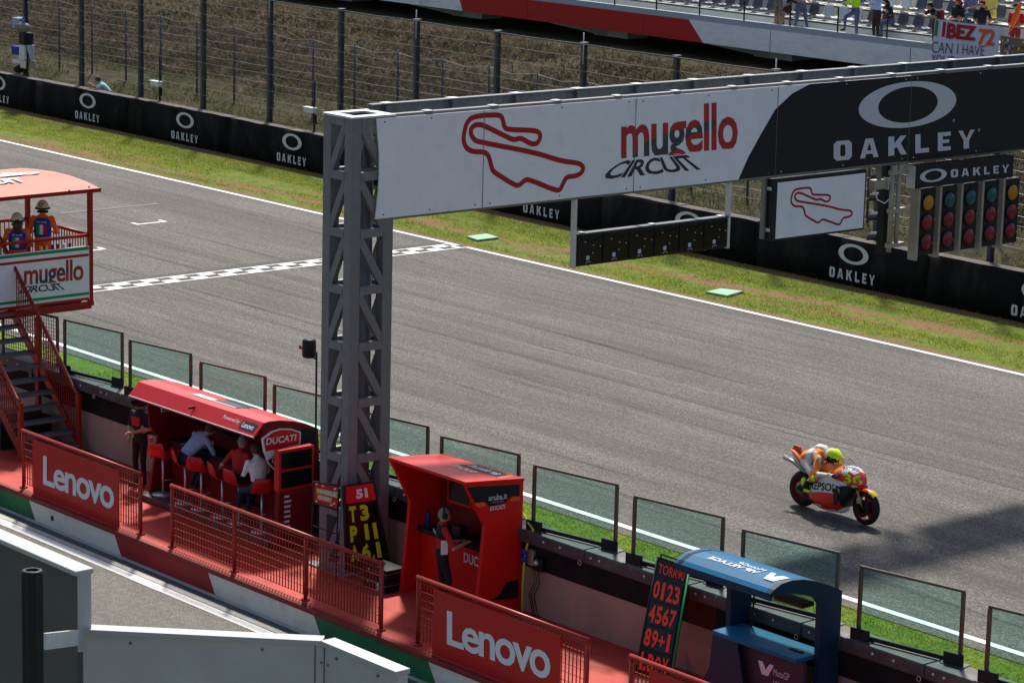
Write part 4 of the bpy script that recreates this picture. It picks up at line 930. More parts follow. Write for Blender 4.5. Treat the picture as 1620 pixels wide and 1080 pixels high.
MB().tube([q_[1], q_[2]], .016, 6).obj('frame_tube', 'sign_print_green', t9, 'bright green right edge of the board frame')
MB().tube([lerp(q_, .1, 1), lerp(q_, .1, 1)+Vector((0, 0, .06)), lerp(q_, .9, 1)+Vector((0, 0, .06)), lerp(q_, .9, 1)], .014, 6).obj('handle', 'black_metal', t9)
mat('orange_plastic', (.75, .05, .012), .5, var=.08, vscale=20)
word('lettering', 'TORR90', sub(q_, .10, .92, .872, .955), 'orange_plastic', t9, .008, .015)
for r_, txt in enumerate(('0123', '4567', '89+1', 'LBOX')):
    v1 = .83-r_*.205; row = board_quad(t9, 'numeral_row', sub(q_, .05, .92, v1-.185, v1), 'screen_black', .012, .014)
    for k, ch in enumerate(txt): word('character', ch, sub(q_, (.09 if ch != '1' else .13)+k*.205, (.27 if ch != '1' else .22)+k*.205, v1-(.17 if ch != '+' else .14), v1-(.02 if ch != '+' else .05)), 'orange_plastic', row, .02, .03)
def case_at(x, y, z, w, d, h, lab):
    g = thing('flight_case', lab, 'flight case', (x, y, z)); MB().bbox(x, x+w, y, y+d, z, z+h*.6, .01).obj('body', 'black_plastic', g); ld_ = MB().bbox(x, x+w, y, y+d, z+h*.62, z+h, .01).obj('lid', 'black_plastic', g)
    MB().box(x-.004, x+w+.004, y-.004, y+d+.004, z+h*.6, z+h*.62).obj('edge_strip', 'alu', g)
    for k in (.2, .75): MB().box(x+w*k, x+w*k+.05, y-.012, y-.003, z+h*.5, z+h*.72).obj('latch', 'alu', g)
    return g
cx, cyy = -34.075, 26.965
ca = case_at(-34.72, 26.80, .42, .60, .42, .20, 'black flight case on the floor between tower and boxy red shelter')
word('lettering', '51', rectXZ(26.796, -34.34, -34.18, .45, .57), 'letter_grey', ca, .004, .06)
case_at(-34.71, 26.83, .625, .58, .38, .16, 'upper black flight case stacked beside boxy red shelter')
# lamp on a pole
lp = thing('lamp_stand', 'black work lamp on thin pole between red canopy and grey tower', 'lamp', (-37.0, 27.9, .53))
lpx = -37.465; lpz = 3.390
MB().tube([(lpx, 27.9, .53), (lpx, 27.9, lpz+.2)], .018, 8).obj('pole', 'black_metal', lp)
c = (-37.675,27.9,3.602)
MB().lathe([(0, .17), (.10, .17), (.115, .14), (.12, -.10), (.10, -.14), (0, -.14)], c, 'z', 16).obj('lamp_housing', 'black_plastic', lp)
MB().lathe([(.10, -.141), (.07, -.20), (0, -.23)], c, 'z', 16).obj('lamp_glass', 'glass_clear', lp)
MB().beam((c[0], c[1], c[2]-.1), (lpx, 27.9, c[2]-.12), .04, .04).obj('bracket', 'black_metal', lp)
MB().tube([(c[0]-.14, c[1], c[2]+.1), (c[0]-.15, c[1], c[2]-.15)], .012, 6).obj('side_rod', 'black_metal', lp)
MB().box(c[0]-.12, c[0]-.04, c[1]-.125, c[1]-.118, c[2]+.0, c[2]+.06).obj('sticker', 'cloth_red', lp)
# services at the pit wall beside the boxy shelter
yh = thing('yellow_hose', 'yellow strap and hose running down the wall beside boxy red shelter', 'hose', (-31.9, 27.85, .42))
mat('yellow_hose', (.55, .60, .03), .5)
MB().tube([(-32.241,28,1.961), (-32.003,27.9,1.889), (-31.881,27.9,1.797), (-31.995,27.88,1.533), (-32.024,27.86,1.349), (-32.053,27.86,0.938), (-31.981,27.8,0.501)], .02, 6).obj('strap', 'yellow_hose', yh)
for p in ((-32.019,27.84,1.424), (-32.015,27.84,1.314)): MB().ball(p, (.06, .05, .05)).obj('connector', 'cloth_royal', yh)
sb = thing('socket_box', 'pale electrical socket box with black plug on the pit wall', 'socket box', (-31.985,27.98,1.338))
p = (-31.985,27.98,1.338); MB().bbox(p[0]-.07, p[0]+.07, 27.93, 28.0, p[2]-.13, p[2]+.12, .01).obj('box', 'alu_warm', sb)
MB().bbox(p[0]+.1, p[0]+.3, 27.9, 28.0, p[2]-.17, p[2]+.04, .02).obj('plug_block', 'black_plastic', sb); MB().ball((p[0]+.2, 27.89, p[2]-.04), .05).obj('plug', 'alu', sb)
for dx in (.08, .13, .2): MB().tube([(p[0]+dx, 27.92, p[2]-.15), (p[0]+dx+.05, 27.93, p[2]-.35), (p[0]+dx-.1, 27.95, p[2]-.6), (p[0]+dx+.02, 27.94, .43)], .008, 5).obj('cable', 'black_rubber', sb)
# ------------------------------------------------------------------ red staircase to the marshals' booth
stc = thing('staircase', 'steep red steel staircase with grey treads and mesh sides at left', 'stairs', (-45, 27.2, .42))
def sx_(k): return -44.93-.229*k
def sz_(k): return .77+.212*k
for k in range(-1, 12):
    x, z = sx_(k), sz_(k)
    tr_ = MB().box(x-.24, x, 26.62, 27.80, z-.04, z).obj('tread', 'tread_grey', stc)
    MB().box(x-.004, x+.012, 26.62, 27.80, z-.045, z+.004).obj('nosing', 'galv', tr_)
    mb = MB()
    for q in range(6): mb.box(x-.22+q*.035, x-.205+q*.035, 26.64, 27.78, z+.001, z+.006)
    mb.obj('grip_ribs', 'galv_dark', tr_)
for y in (26.58, 27.82):
    mb = MB(); mb.prism([(sx_(-2)+.05, sz_(-2)-.16), (sx_(-2)+.05, sz_(-2)+.02), (sx_(11)-.25, sz_(11)+.24), (sx_(11)-.25, sz_(11)+.0)], 'y', y-.02, y+.02).obj('stringer', 'fence_red', stc)
    n0 = -44.75
    post = MB().bbox(n0-.05, n0+.05, y-.04, y+.04, .42, 1.52, .008).obj('newel_post', 'fence_red', stc)
    a = (n0, y, 1.52); bq = (sx_(11)-.1, y, sz_(11)+.98)
    MB().tube([a, (n0-.12, y, 1.56), bq], .035, 8).obj('handrail', 'fence_red', stc)
    MB().tube([(n0-.02, y-.05 if y < 27 else y+.05, 1.36), (sx_(11)-.1, y-.05 if y < 27 else y+.05, sz_(11)+.80)], .022, 8).obj('second_rail', 'fence_red', stc)
    kx = sx_(5)-.1; MB().bbox(kx-.06, kx+.06, y-.04, y+.04, .42, sz_(5)+.9, .008).obj('support_post', 'fence_red', stc)
    mb = MB()
    for k in range(34):
        x = n0-.1-k*.08; zt_ = float(np.interp(x, [bq[0], n0], [bq[2]-.08, 1.46])); zb_ = float(np.interp(x, [sx_(11), sx_(-1)], [sz_(11)-.05, sz_(-1)-.1])); zb_ = max(zb_, .45)
        mb.box(x-.006, x+.006, y-.008, y+.008, zb_, zt_)
    for k in range(9):
        off = .1+k*.105; mb.beam((n0-.05, y+.014, .5+off*.98), (bq[0], y+.014, bq[2]-1.05+off), .006, .006)
    tag(mb.obj('mesh_infill', 'fence_red', stc), kind='stuff')
MB().bbox(-46.4, -45.6, 26.66, 27.76, .421, .95, .01).obj('storage_box', 'black_plastic', stc)
# booth
bX1, bX0 = -47.0, -49.4; bY0, bY1 = 26.0, 29.53; bZ = 2.70
bo = thing('marshal_booth', 'red marshal booth with pink curved roof and lettered white front panel', 'booth', (-48, 28, 2.7))
MB().box(bX0, bX1, bY0, bY1, bZ-.12, bZ-.02).obj('floor', 'booth_red', bo)
MB().bbox(bX1-.08, bX1+.02, bY0, bY1+.05, bZ-.06, bZ+.03, .008).obj('lower_beam', 'booth_red', bo)
for (x, y, nm) in ((bX1-.04, bY1, 1), (bX0+.04, bY1, 1), (bX0+.04, bY0, 1), (bX1-.04, 26.0, 1), (bX0+.04, 27.7, 1)):
    MB().bbox(x-.045, x+.045, y-.045, y+.045, bZ, 4.98, .008).obj('post', 'booth_red', bo)
fpn = MB().box(bX1-.01, bX1+.02, 28.128-.9, bY1-.06, bZ+.06, 3.829).obj('front_panel', 'sign_white', bo, 'white panel with red and dark lettering and tricolour stripes')
pz1 = 3.829; pz0 = bZ+.06; py1 = bY1-.06; py0 = 26.9
hgt = pz1-pz0
for (v0, v1, mm) in ((.93, .985, 'sign_print_green'), (.81, .86, 'sign_print_red'), (.10, .15, 'sign_print_green'), (.0, .05, 'sign_print_red')):
    MB().box(bX1+.021, bX1+.024, 26.9, py1-.01, pz0+hgt*v0, pz0+hgt*v1).obj('stripe', mm, fpn)
word('lettering', 'mugello', quadYZ(bX1+.022, (28.01,3.206), (29.336,3.177), (29.339,3.596), (28.015,3.611)), 'mugello_print', fpn, .003, .022, .95, uv=True, base=True)
word('lettering', 'CIRCUIT', quadYZ(bX1+.022, (27.836,3.049), (28.999,3.02), (28.782,3.162), (28.03,3.177)), 'sign_print_dark', fpn, .003, .02, .9)
rz = 4.027
MB().tube([(bX1-.04, bY0, rz), (bX1-.04, bY1, rz)], .035, 8).obj('front_rail', 'booth_red', bo)
MB().tube([(bX1-.04, bY1, rz), (bX0+.04, bY1, rz)], .035, 8).obj('side_rail', 'booth_red', bo)
MB().tube([(bX0+.04, bY0, rz), (bX0+.04, bY1, rz)], .035, 8).obj('rear_rail', 'booth_red', bo)
mb = MB()
for k in range(22): x = bX0+.12+k*.1; mb.box(x-.008, x+.008, bY1-.008, bY1+.008, bZ, rz-.03)
for k in range(34): y = bY0+.1+k*.1; mb.box(bX0+.032, bX0+.048, y-.008, y+.008, bZ, rz-.03)
tag(mb.obj('side_bars', 'booth_red', bo), kind='stuff')
dsk = MB().bbox(bX0+.35, bX0+.85, 26.1, 28.0, bZ+.0, bZ+.85, .01).obj('desk', 'black_plastic', bo)
MB().bbox(bX0+.3, bX0+.36, 26.2, 27.95, bZ+.95, bZ+1.55, .01).obj('equipment_cabinet', 'red_dark', bo)
for k, mm in enumerate(('cloth_yellow', 'cloth_yellow', 'cloth_royal', 'cloth_red', 'cloth_blue', 'cloth_black')):
    y = 28.55+k*.13; MB().tube([(bX1-.25, y, bZ+.75), (bX1-.25, y, bZ+1.17)], .03, 8).obj('rolled_flag', mm, bo)
MB().bbox(bX1-.4, bX1-.12, 28.5, 29.4, bZ+.0, bZ+.78, .01).obj('flag_rack', 'black_plastic', bo)
# arched roof
rr = []; rx0, rx1 = -49.75, -46.72
prf = [(26.0-.3, 5.05)]
rp = [(rx1, 4.97), (rx1-.5, 5.045), (rx1-1.1, 5.085), (rx1-1.7, 5.09), (rx1-2.4, 5.05), (rx0, 4.99)]
poly = rp+[(x, z-.035) for x, z in rp[::-1]]
for y0, y1 in ((24.9, 27.28), (27.30, 29.58)): MB().prism(poly, 'y', y0, y1).obj('roof_sheet', 'booth_roof', bo)
MB().prism([(rx1+.012, 4.985), (rx1-.0, 4.985), (rx1-.0, 4.91), (rx1+.012, 4.91)], 'y', 24.9, 29.58).obj('roof_trim', 'booth_red', bo)
for y, x in ((29.4, rx1-.14), (28.9, rx1-.05), (27.5, rx1-.6)): MB().ball((x, y, float(np.interp(-x, [-p[0] for p in rp], [p[1] for p in rp]))+.005), .02, 8).obj('rivet', 'black_metal', bo)
def rq(y, x): return (x, y, float(np.interp(-x, [-p[0] for p in rp], [p[1] for p in rp])))
word('lettering', 'mugello', [rq(26.9, rx1-1.35), rq(29.2, rx1-1.35), rq(29.2, rx1-1.95), rq(26.9, rx1-1.95)], 'pink_white', bo, .03, .03, .86)
word('lettering', 'CIRCUIT', [rq(26.7, rx1-.85), rq(28.5, rx1-.85), rq(28.5, rx1-1.25), rq(27.0, rx1-1.25)], 'pink_white', bo, .03, .03, .86)
# ------------------------------------------------------------------ far side: padded barrier with oval emblems
BYf = 54.47; bar = thing('trackside_barrier', 'long low black padded barrier with repeated pale oval emblems', 'barrier', (-68, 54.7, 0))
ringv, ringf = ring2d((0, .12), .53, .265, .345, .19, 36)
ringme = MB().add([(x, 0, z) for x, z in ringv], ringf).mesh('emblem_ring', 'logo_white')
seg = 3.075; x = -115.0; k = 0
lx0 = -92.97+.0
while x < -30:
    dz = NP.normal()*.012; dy = NP.normal()*.012
    nx_ = 6; rings = []
    for i in range(nx_+1):
        xx = x+.012+(seg-.024)*i/nx_; w = NP.normal(0, .006, 4)
        rings.append([(xx, BYf+dy+w[0], -.02), (xx, BYf+dy-.02+w[1], .6), (xx, BYf+dy+.02+w[2], 1.17+dz+w[3]), (xx, BYf+.06, 1.21+dz+w[3]), (xx, BYf+.42, 1.21+dz), (xx, BYf+.48, 1.15), (xx, BYf+.48, -.02)])
    blk_ = MB().loft(rings).obj('barrier_block', 'foam_black', bar)
    MB().loft([[(r_[3][0], r_[3][1]-.02, r_[3][2]+.003), (r_[4][0], r_[4][1], r_[4][2]+.003)] for r_ in rings], closed=False, caps=False).obj('dusty_top', 'foam_top', blk_)
    for q in range(12):
        lx = -105.3+6.155*q+.0
        if x <= lx < x+seg:
            o = link('emblem_ring', ringme, blk_); o.location = (lx, BYf+dy-.045, .72)
            caps_word(rectXZ(BYf+dy-.058, lx-.80, lx+.80, .14, .41), 'logo_white', blk_, .004)
    x += seg; k += 1
# ------------------------------------------------------------------ debris fence
FYp = 55.3
def hbeam(h):
    mb = MB(); mb.box(-.05, .05, -.09, -.076, 0, h).box(-.05, .05, .076, .09, 0, h).box(-.05, -.035, -.076, .076, 0, h); return mb.mesh('post', 'post_steel')
pm = hbeam(5.25); df = thing('debris_fence', 'tall steel post debris fence with cables behind the black barrier', 'fence', (-70, FYp, 0))
px0 = -69.265
pxs = [px0+3.865*k for k in range(-12, 10)]
for i, x in enumerate(pxs):
    o = link('post', pm, df); o.location = (x, FYp, -.05)
    MB().box(x-.09, x+.09, FYp-.11, FYp+.11, 5.2, 5.215).obj('cap_plate', 'post_steel', o)
    if i % 2 == 0: MB().tube([(x+.08, FYp-.1, 4.6), (x+.08, FYp-.1, 5.5)], .018, 6).obj('aerial_rod', 'galv_light', o)
for j, z in enumerate((.55, 1.1, 1.65, 2.2, 2.75, 3.3, 3.85, 4.4, 4.8, 5.18)):
    mb = MB()
    for a, c in zip(pxs[:-1], pxs[1:]): mb.tube([(a, FYp-.125, z), ((a+c)/2, FYp-.125, z-.02), (c, FYp-.125, z)], .009, 5, caps=False)
    mb.obj('cable', 'wire', df)
for a, c in zip(pxs[:-1], pxs[1:]):
    MB().add([(a, FYp-.14, .2), (c, FYp-.14, .2), (c, FYp-.14, 5.17), (a, FYp-.14, 5.17)], [(0, 1, 2, 3)]).obj('wire_mesh_panel', 'chain_link', df)
lf = thing('boundary_fence', 'lower thin post wire fence at the foot of the dry slope', 'fence', (-80, 60, .55))
lxs = [-85.754+2.40*k for k in range(-14, 20)]
lpm = MB().tube([(0, 0, 0), (0, 0, 2.85)], .04, 8).mesh('post', 'post_steel')
for x in lxs:
    o = link('post', lpm, lf); o.location = (x, 60, .53)
for z in (.9, 1.5, 2.1, 2.7, 3.3):
    mb = MB()
    for a, c in zip(lxs[:-1], lxs[1:]): mb.tube([(a, 59.95, z), ((a+c)/2, 59.95, z-(.12 if z > 3 else .03)), (c, 59.95, z)], .010, 4, caps=False)
    mb.obj('cable', 'wire', lf)
for a, c in zip(lxs[:-1], lxs[1:]):
    MB().add([(a, 59.94, .6), (c, 59.94, .6), (c, 59.94, 3.25), (a, 59.94, 3.25)], [(0, 1, 2, 3)]).obj('wire_mesh_panel', 'chain_link', lf)
# small cameras on poles
def cctv(p, ptop, pb, lab):
    g = thing('trackside_camera', lab, 'camera', (p[0], p[1], 0), group='small white cameras behind the barrier')
    MB().tube([(p[0], p[1], .05), (p[0], p[1], ptop)], .035, 8).obj('pole', 'black_metal', g)
    bd_ = MB().bbox(p[0]-.30, p[0]+.22, p[1]-.22, p[1]-.05, pb, pb+.16, .02).obj('camera_housing', 'logo_white', g)
    MB().box(p[0]-.34, p[0]+.24, p[1]-.23, p[1]-.04, pb+.161, pb+.175).obj('sun_hood', 'sign_white', bd_)
    MB().box(p[0]+.0, p[0]+.10, p[1]-.06, p[1]+.03, pb-.35, pb-.05).obj('cable_box', 'black_plastic', g)
cctv((-83.142,55.05,1.413), 2.771, 1.721, 'white camera on black pole, between the cyan shirt man and tower')
cctv((-74.186,55.05,1.343), 2.835, 1.793, 'white camera on black pole just left of the tower top')
# broadcast camera
bc = (-92.156,55.15,1.503)
tv = thing('broadcast_camera', 'black broadcast camera on column with furry microphone behind barrier at left', 'camera', (bc[0], bc[1], 0))
x, y = bc[0], bc[1]
MB().tube([(x, y, 0), (x, y, 2.0)], .07, 10).obj('column', 'black_metal', tv)
for a in range(3): MB().tube([(x, y, .9), (x+.6*math.cos(a*2.1), y+.4*math.sin(a*2.1), .1)], .03, 6).obj('leg', 'black_metal', tv)
MB().bbox(x-.12, x+.28, y-.25, y+.2, 1.75, 2.3, .02).obj('camera_body', 'logo_white', tv); MB().bbox(x-.05, x+.35, y-.25, y+.2, 1.45, 1.73, .02).obj('control_box', 'alu', tv)
MB().bbox(x-.75, x-.25, y-.2, y+.15, 1.9, 2.2, .02).obj('monitor', 'cloth_royal', tv); MB().bbox(x-.6, x-.05, y-.26, y+.1, 1.6, 1.72, .02).obj('white_unit', 'logo_white', tv)
MB().bbox(x-.22, x+.2, y-.2, y+.2, 2.31, 2.75, .03).obj('camera_head', 'black_plastic', tv)
for d in (-.25, .12): MB().ball((x+d, y-.12, 2.95), (.3, .17, .17), 14).obj('furry_microphone', 'hair_grey', tv)
MB().bbox(x-.75, x-.25, y-.15, y+.2, 2.85, 3.25, .02).obj('viewfinder', 'cloth_blue', tv)
MB().tube([(x, y, 3.0), (x-.03, y, 3.8), (x-.1, y, 5.0)], .035, 8).obj('cable_arm', 'black_rubber', tv); MB().tube([(x-.25, y, 3.9), (x-.27, y, 5.2)], .07, 8).obj('orange_sleeve', 'cloth_orange', tv)
for a in range(5): MB().tube([(x+.25, y-.2, 2.4), (x+.45+.05*a, y-.25, 2.2-.1*a), (x+.4, y-.22, 1.7-.1*a), (x+.1, y-.2, 1.2)], .015, 5).obj('cable', 'black_rubber', tv)
MB().ball((x-.55, y, 1.35), (.22, .2, .16)).obj('cable_reel', 'black_rubber', tv)
# green covers in the verge
mat('green_cover', (.20, .52, .30), .6, var=.12, vscale=3, dirt=(.5, .55, .36), dscale=4, damt=.6)
for q, lab in ((((-61.07, 50.68), (-60.46, 50.56), (-60.47, 51.31), (-61.09, 51.42)), 'flat green hatch cover in grass near the finish line'), (((-51.29, 50.53), (-50.63, 50.6), (-50.84, 51.37), (-51.4, 51.14)), 'flat green hatch cover in grass below the hanging display')):
    g = thing('hatch_cover', lab, 'hatch cover', (q[0][0], q[0][1], 0), group='green hatch covers in the verge')
    MB().prism(list(q), 'z', -.01, .05).obj('lid', 'green_cover', g); c = (sum(p[0] for p in q)/4, sum(p[1] for p in q)/4)
    MB().prism([(c[0]+(p[0]-c[0])*1.06, c[1]+(p[1]-c[1])*1.06) for p in q], 'z', -.02, .035).obj('rim', 'galv', g)
# ------------------------------------------------------------------ grandstand
gst = thing('grandstand', 'pale concrete grandstand with red and grey fascia above a dark undercroft', 'grandstand', (-70, 70, 3.3))
FY = 68.0; fz0, fz1 = 3.84, 4.56
ra, rb = -70.391, -69.651; la, lb = -82.709, -82.480
la = lb-.35
for (a0, a1, b0, b1, mm) in ((-130, la, -130, lb, 'stand_concrete'), (la, ra, lb, rb, 'sign_red'), (ra, -20, rb, -20, 'stand_concrete')):
    MB().prism([(b0, fz0), (b1, fz0), (a1, fz1), (a0, fz1)], 'y', FY, FY+.18).obj('fascia', mm, gst)
for xj in np.arange(-128, -22, 6.15): MB().box(xj-.012, xj+.012, FY-.004, FY-.001, fz0, fz1).obj('fascia_joint', 'stand_dark', gst)
MB().box(-130, -20, FY+.03, FY+.2, 4.561, 4.76).obj('kerb', 'stand_kerb', gst)
MB().box(-130, -20, FY+.18, 95, 3.95, 4.2).obj('soffit', 'stand_dark', gst)
MB().box(-130, -20, FY+.2, 69.3, 4.2, 4.45).obj('walkway', 'stand_step', gst)
RZ = [4.87+.48*k for k in range(8)]; RY = [69.3+.85*k for k in range(9)]
for k in range(8): MB().box(-130, -20, RY[k], RY[k+1] if k < 7 else 77, 4.2, RZ[k]).obj('step', 'stand_step', gst); MB().box(-130, -20, RY[k]-.012, RY[k]-.001, RZ[k]-.06, RZ[k]-.02).obj('step_shadow_line', 'stand_dark', gst)  # dark strip stands in for the shadow line below each step edge
MB().box(-130, -20, 80, 80.3, 3.0, 9.5).obj('rear_wall', 'stand_dark', gst)
for xx in np.arange(-126, -30, 8.2):
    MB().beam((xx, 71.2, 3.3), (xx-1.3, 68.6, 3.95), .5, .4).obj('raking_strut', 'stand_concrete', gst)
    MB().box(xx-.9, xx+.9, 70.3, 71.3, 3.2, 3.75).obj('footing_block', 'stand_concrete', gst); MB().box(xx-.3, xx+.3, 73, 73.6, 3.2, 3.95).obj('column', 'stand_dark', gst)
for k, xx in enumerate(np.arange(-128.0+.0, -30, 2.13)):
    xx = -63.6+2.13*(k-30)
    if xx > -30: break
    MB().box(xx-.018, xx+.018, FY+.08, FY+.12, 4.76, 5.56).obj('rail_post', 'post_dark', gst)
    MB().box(xx+.02, xx+2.11, FY+.095, FY+.105, 4.77, 5.55).obj('glass_panel', 'glass_bluish', gst)
mat('seat_grey', (.085, .095, .115), .4, var=.1); mat('seat_white', (.62, .62, .60), .4, var=.06)
def seat_mesh(m):
    rg_ = []
    for (y, z, w) in ((-.24, .12, .19), (-.20, .16, .215), (.0, .14, .22), (.12, .16, .22), (.17, .26, .22), (.21, .44, .20), (.235, .54, .15)):
        rg_.append([(-w, y, z+.035), (-w*.7, y, z), (w*.7, y, z), (w, y, z+.035), (w*.95, y+.02, z+.0), (0, y+.025, z-.035), (-w*.95, y+.02, z+.0)])
    return MB().loft(rg_).mesh('seat_shell', m)
smg, smw = seat_mesh('seat_grey'), seat_mesh('seat_white'); brm = MB().box(-.03, .03, -.08, .06, 0, .12).mesh('bracket', 'alu')
WH = [(0, -66.118, -63.782), (1, -63.838, -62.481)]
rown = ['lowest', 'second lowest', 'third', 'fourth']
ordn = 'first second third fourth fifth sixth seventh eighth ninth tenth eleventh twelfth thirteenth fourteenth fifteenth sixteenth seventeenth eighteenth nineteenth twentieth twenty-first twenty-second twenty-third twenty-fourth twenty-fifth twenty-sixth twenty-seventh twenty-eighth'.split()
for r_, (xa, xb) in enumerate(((-74.3, -58.6), (-67.7, -59.0), (-61.8, -58.4))):
    k = 0
    while xa+k*.66 < xb and k < len(ordn):
        x = xa+k*.66
        wt = any(rr_ == r_ and a <= x <= c for rr_, a, c in WH)
        s_ = thing('stadium_seat', ('white' if wt else 'dark grey')+' plastic seat, '+ordn[k]+' from the left in the '+rown[r_]+' grandstand row', 'seat', (x, RY[r_]+.42, RZ[r_]), 0, 'plastic seats of the grandstand', local=True)
        link('seat_shell', smw if wt else smg, s_); link('bracket', brm, s_); k += 1
# banner over the railing and sticker board
bn = thing('fan_banner', 'white cloth banner with red, orange and black lettering hung over grandstand rail', 'banner', (-58, 67.9, 4.4))
bq_ = [(-59.334,67.9,4.104), (-56.751,67.9,4.282), (-56.699,67.9,5.555), (-59.282,67.9,5.561)]
def bpt(u, v, off=0): 
    p = lerp(bq_, u, v); return (p.x, p.y-.03-.05*math.sin(u*9+v*2)*(1-v*.7)-off, p.z-.03*math.sin(u*math.pi)*v)
mat('banner_cloth', (.62, .61, .72), .8, var=.03)
MB().loft([[bpt(u/24, v/10) for u in range(25)] for v in range(11)], closed=False, caps=False).obj('cloth', 'banner_cloth', bn)
def bword(txt, u0, u1, v0, v1, m, bold):
    o = word('lettering', txt, [(u0, v0, 0), (u1, v0, 0), (u1, v1, 0), (u0, v1, 0)], m, bn, 0, bold, 1.)
    for v in o.data.vertices: v.co = bpt(v.co.x, v.co.y, .035)
def bstripe(u0, u1, v0, v1, m): MB().loft([[bpt(u0+(u1-u0)*i/2, v0+(v1-v0)*j/4, .008) for i in range(3)] for j in range(5)], closed=False, caps=False).obj('stripe', m, bn)
bstripe(.01, .06, .64, .98, 'sign_print_green'); bstripe(.125, .17, .64, .97, 'sign_print_red')
bword('BEZ', .20, .66, .62, .96, 'sign_print_red', .045); bword('72', .70, .94, .52, .92, 'orange_print', .03)
bword('CAN I HAVE', .0, .82, .28, .52, 'sign_print_dark', -.012); bword('YOUR', .0, .36, .04, .24, 'sign_print_dark', -.008)
cb = thing('sticker_board', 'brown cardboard covered in small stickers beside the fan banner', 'sign', (-56, 67.9, 4.7))
sq = [(-56.66,67.9,4.714), (-55.234,67.9,4.661), (-55.278,67.9,5.226), (-56.679,67.9,5.288)]
mat('cardboard', (.20, .15, .085), .8, var=.1)
cbo = board_quad(cb, 'board', sq, 'cardboard', .02)
for k in range(22):
    u, v = NP.uniform(.02, .88), NP.uniform(.05, .8); w_, h_ = NP.uniform(.03, .07), NP.uniform(.1, .2)
    board_quad(cbo, 'sticker', sub(sq, u, u+w_, v, v+h_), ['letter_grey', 'sign_print_red', 'cloth_yellow', 'sign_print_dark', 'green_paint', 'cloth_blue'][k % 6], .001, .004)
# ------------------------------------------------------------------ near roof parapet below the camera
pa = thing('roof_parapet', 'grey sheet metal parapet panels in the near bottom left corner', 'parapet', (-11, 7.2, 8.0))
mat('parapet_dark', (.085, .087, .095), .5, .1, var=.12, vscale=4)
A0, A1 = (-14.5, 7.03), (-11.33, 7.03)
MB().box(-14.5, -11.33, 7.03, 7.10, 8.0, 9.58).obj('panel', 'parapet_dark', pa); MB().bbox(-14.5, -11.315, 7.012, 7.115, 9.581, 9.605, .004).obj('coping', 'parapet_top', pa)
MB().box(-11.329, -11.318, 7.03, 7.10, 9.2, 9.58).obj('end_strip', 'parapet_top', pa)
P1, P2, P3 = Vector((-11.33, 7.06, 0)), Vector((-10.51, 7.88, 0)), Vector((-9.93, 7.88, 0))
for a, c, nm in ((P1, P2, 0), (P2, P3, 1)):
    d = (c-a).normalized(); n_ = Vector((d.y, -d.x, 0))
    MB().prism([(a.x, a.y), (c.x, c.y), (c.x-n_.x*.06, c.y-n_.y*.06), (a.x-n_.x*.06, a.y-n_.y*.06)], 'z', 8.0, 9.285).obj('panel', 'parapet_grey', pa)
    a2, c2 = a-d*.0+n_*.012, c+d*.0+n_*.012
    MB().prism([(a2.x, a2.y), (c2.x, c2.y), (c2.x-n_.x*.085, c2.y-n_.y*.085), (a2.x-n_.x*.085, a2.y-n_.y*.085)], 'z', 9.286, 9.31).obj('coping', 'parapet_top', pa)
    for t_ in (.2, .75): p = a.lerp(c, t_)+n_*.004; MB().ball((p.x, p.y, 9.25), .008, 6).obj('rivet', 'galv_dark', pa)
for x in (-13.2, -12.3): MB().box(x-.004, x+.004, 7.024, 7.0295, 8.0, 9.58).obj('panel_seam', 'black_metal', pa)
for a, c, ts in ((P1, P2, (.97,)), (P2, P3, (.03,))):
    d = (c-a).normalized(); n_ = Vector((d.y, -d.x, 0))
    for t_ in ts:
        p = a.lerp(c, t_); q = p+n_*.003; MB().prism([(q.x-d.x*.003, q.y-d.y*.003), (q.x+d.x*.003, q.y+d.y*.003), (q.x+d.x*.003-n_.x*.004, q.y+d.y*.003-n_.y*.004), (q.x-d.x*.003-n_.x*.004, q.y-d.y*.003-n_.y*.004)], 'z', 8.0, 9.284).obj('panel_seam', 'galv_dark', pa)
        for zz in (9.2, 9.0):
            MB().ball((q.x+d.x*.03, q.y+d.y*.03, zz), .006, 6).obj('rivet', 'galv_dark', pa)
bp = thing('black_post', 'black ribbed post with galvanised bracket in front of the grey parapet', 'post', (-11.4, 6.7, 8.0))
pc = (-10.559,6.322,9.9)
pts = [(pc[0]+.05*math.cos(a*math.pi/8+.2)*(1 if a % 2 else .86), pc[1]+.05*math.sin(a*math.pi/8+.2)*(1 if a % 2 else .86)) for a in range(16)]
MB().prism(pts, 'z', 7.9, 9.9).obj('shaft', 'black_rubber', bp)
MB().lathe([(.046, 9.901), (.046, 9.91), (.03, 9.912), (.03, 9.90)], (pc[0], pc[1], 0), 'z', 12).obj('rim', 'black_metal', bp)
p2 = (-11.545,6.993,9.2); p3 = (-11.542,7.151,9.2)
MB().beam((-10.841,6.55,9.468), (-11.286,7,9.288), .02, .075).obj('bracket', 'galv_light', bp)
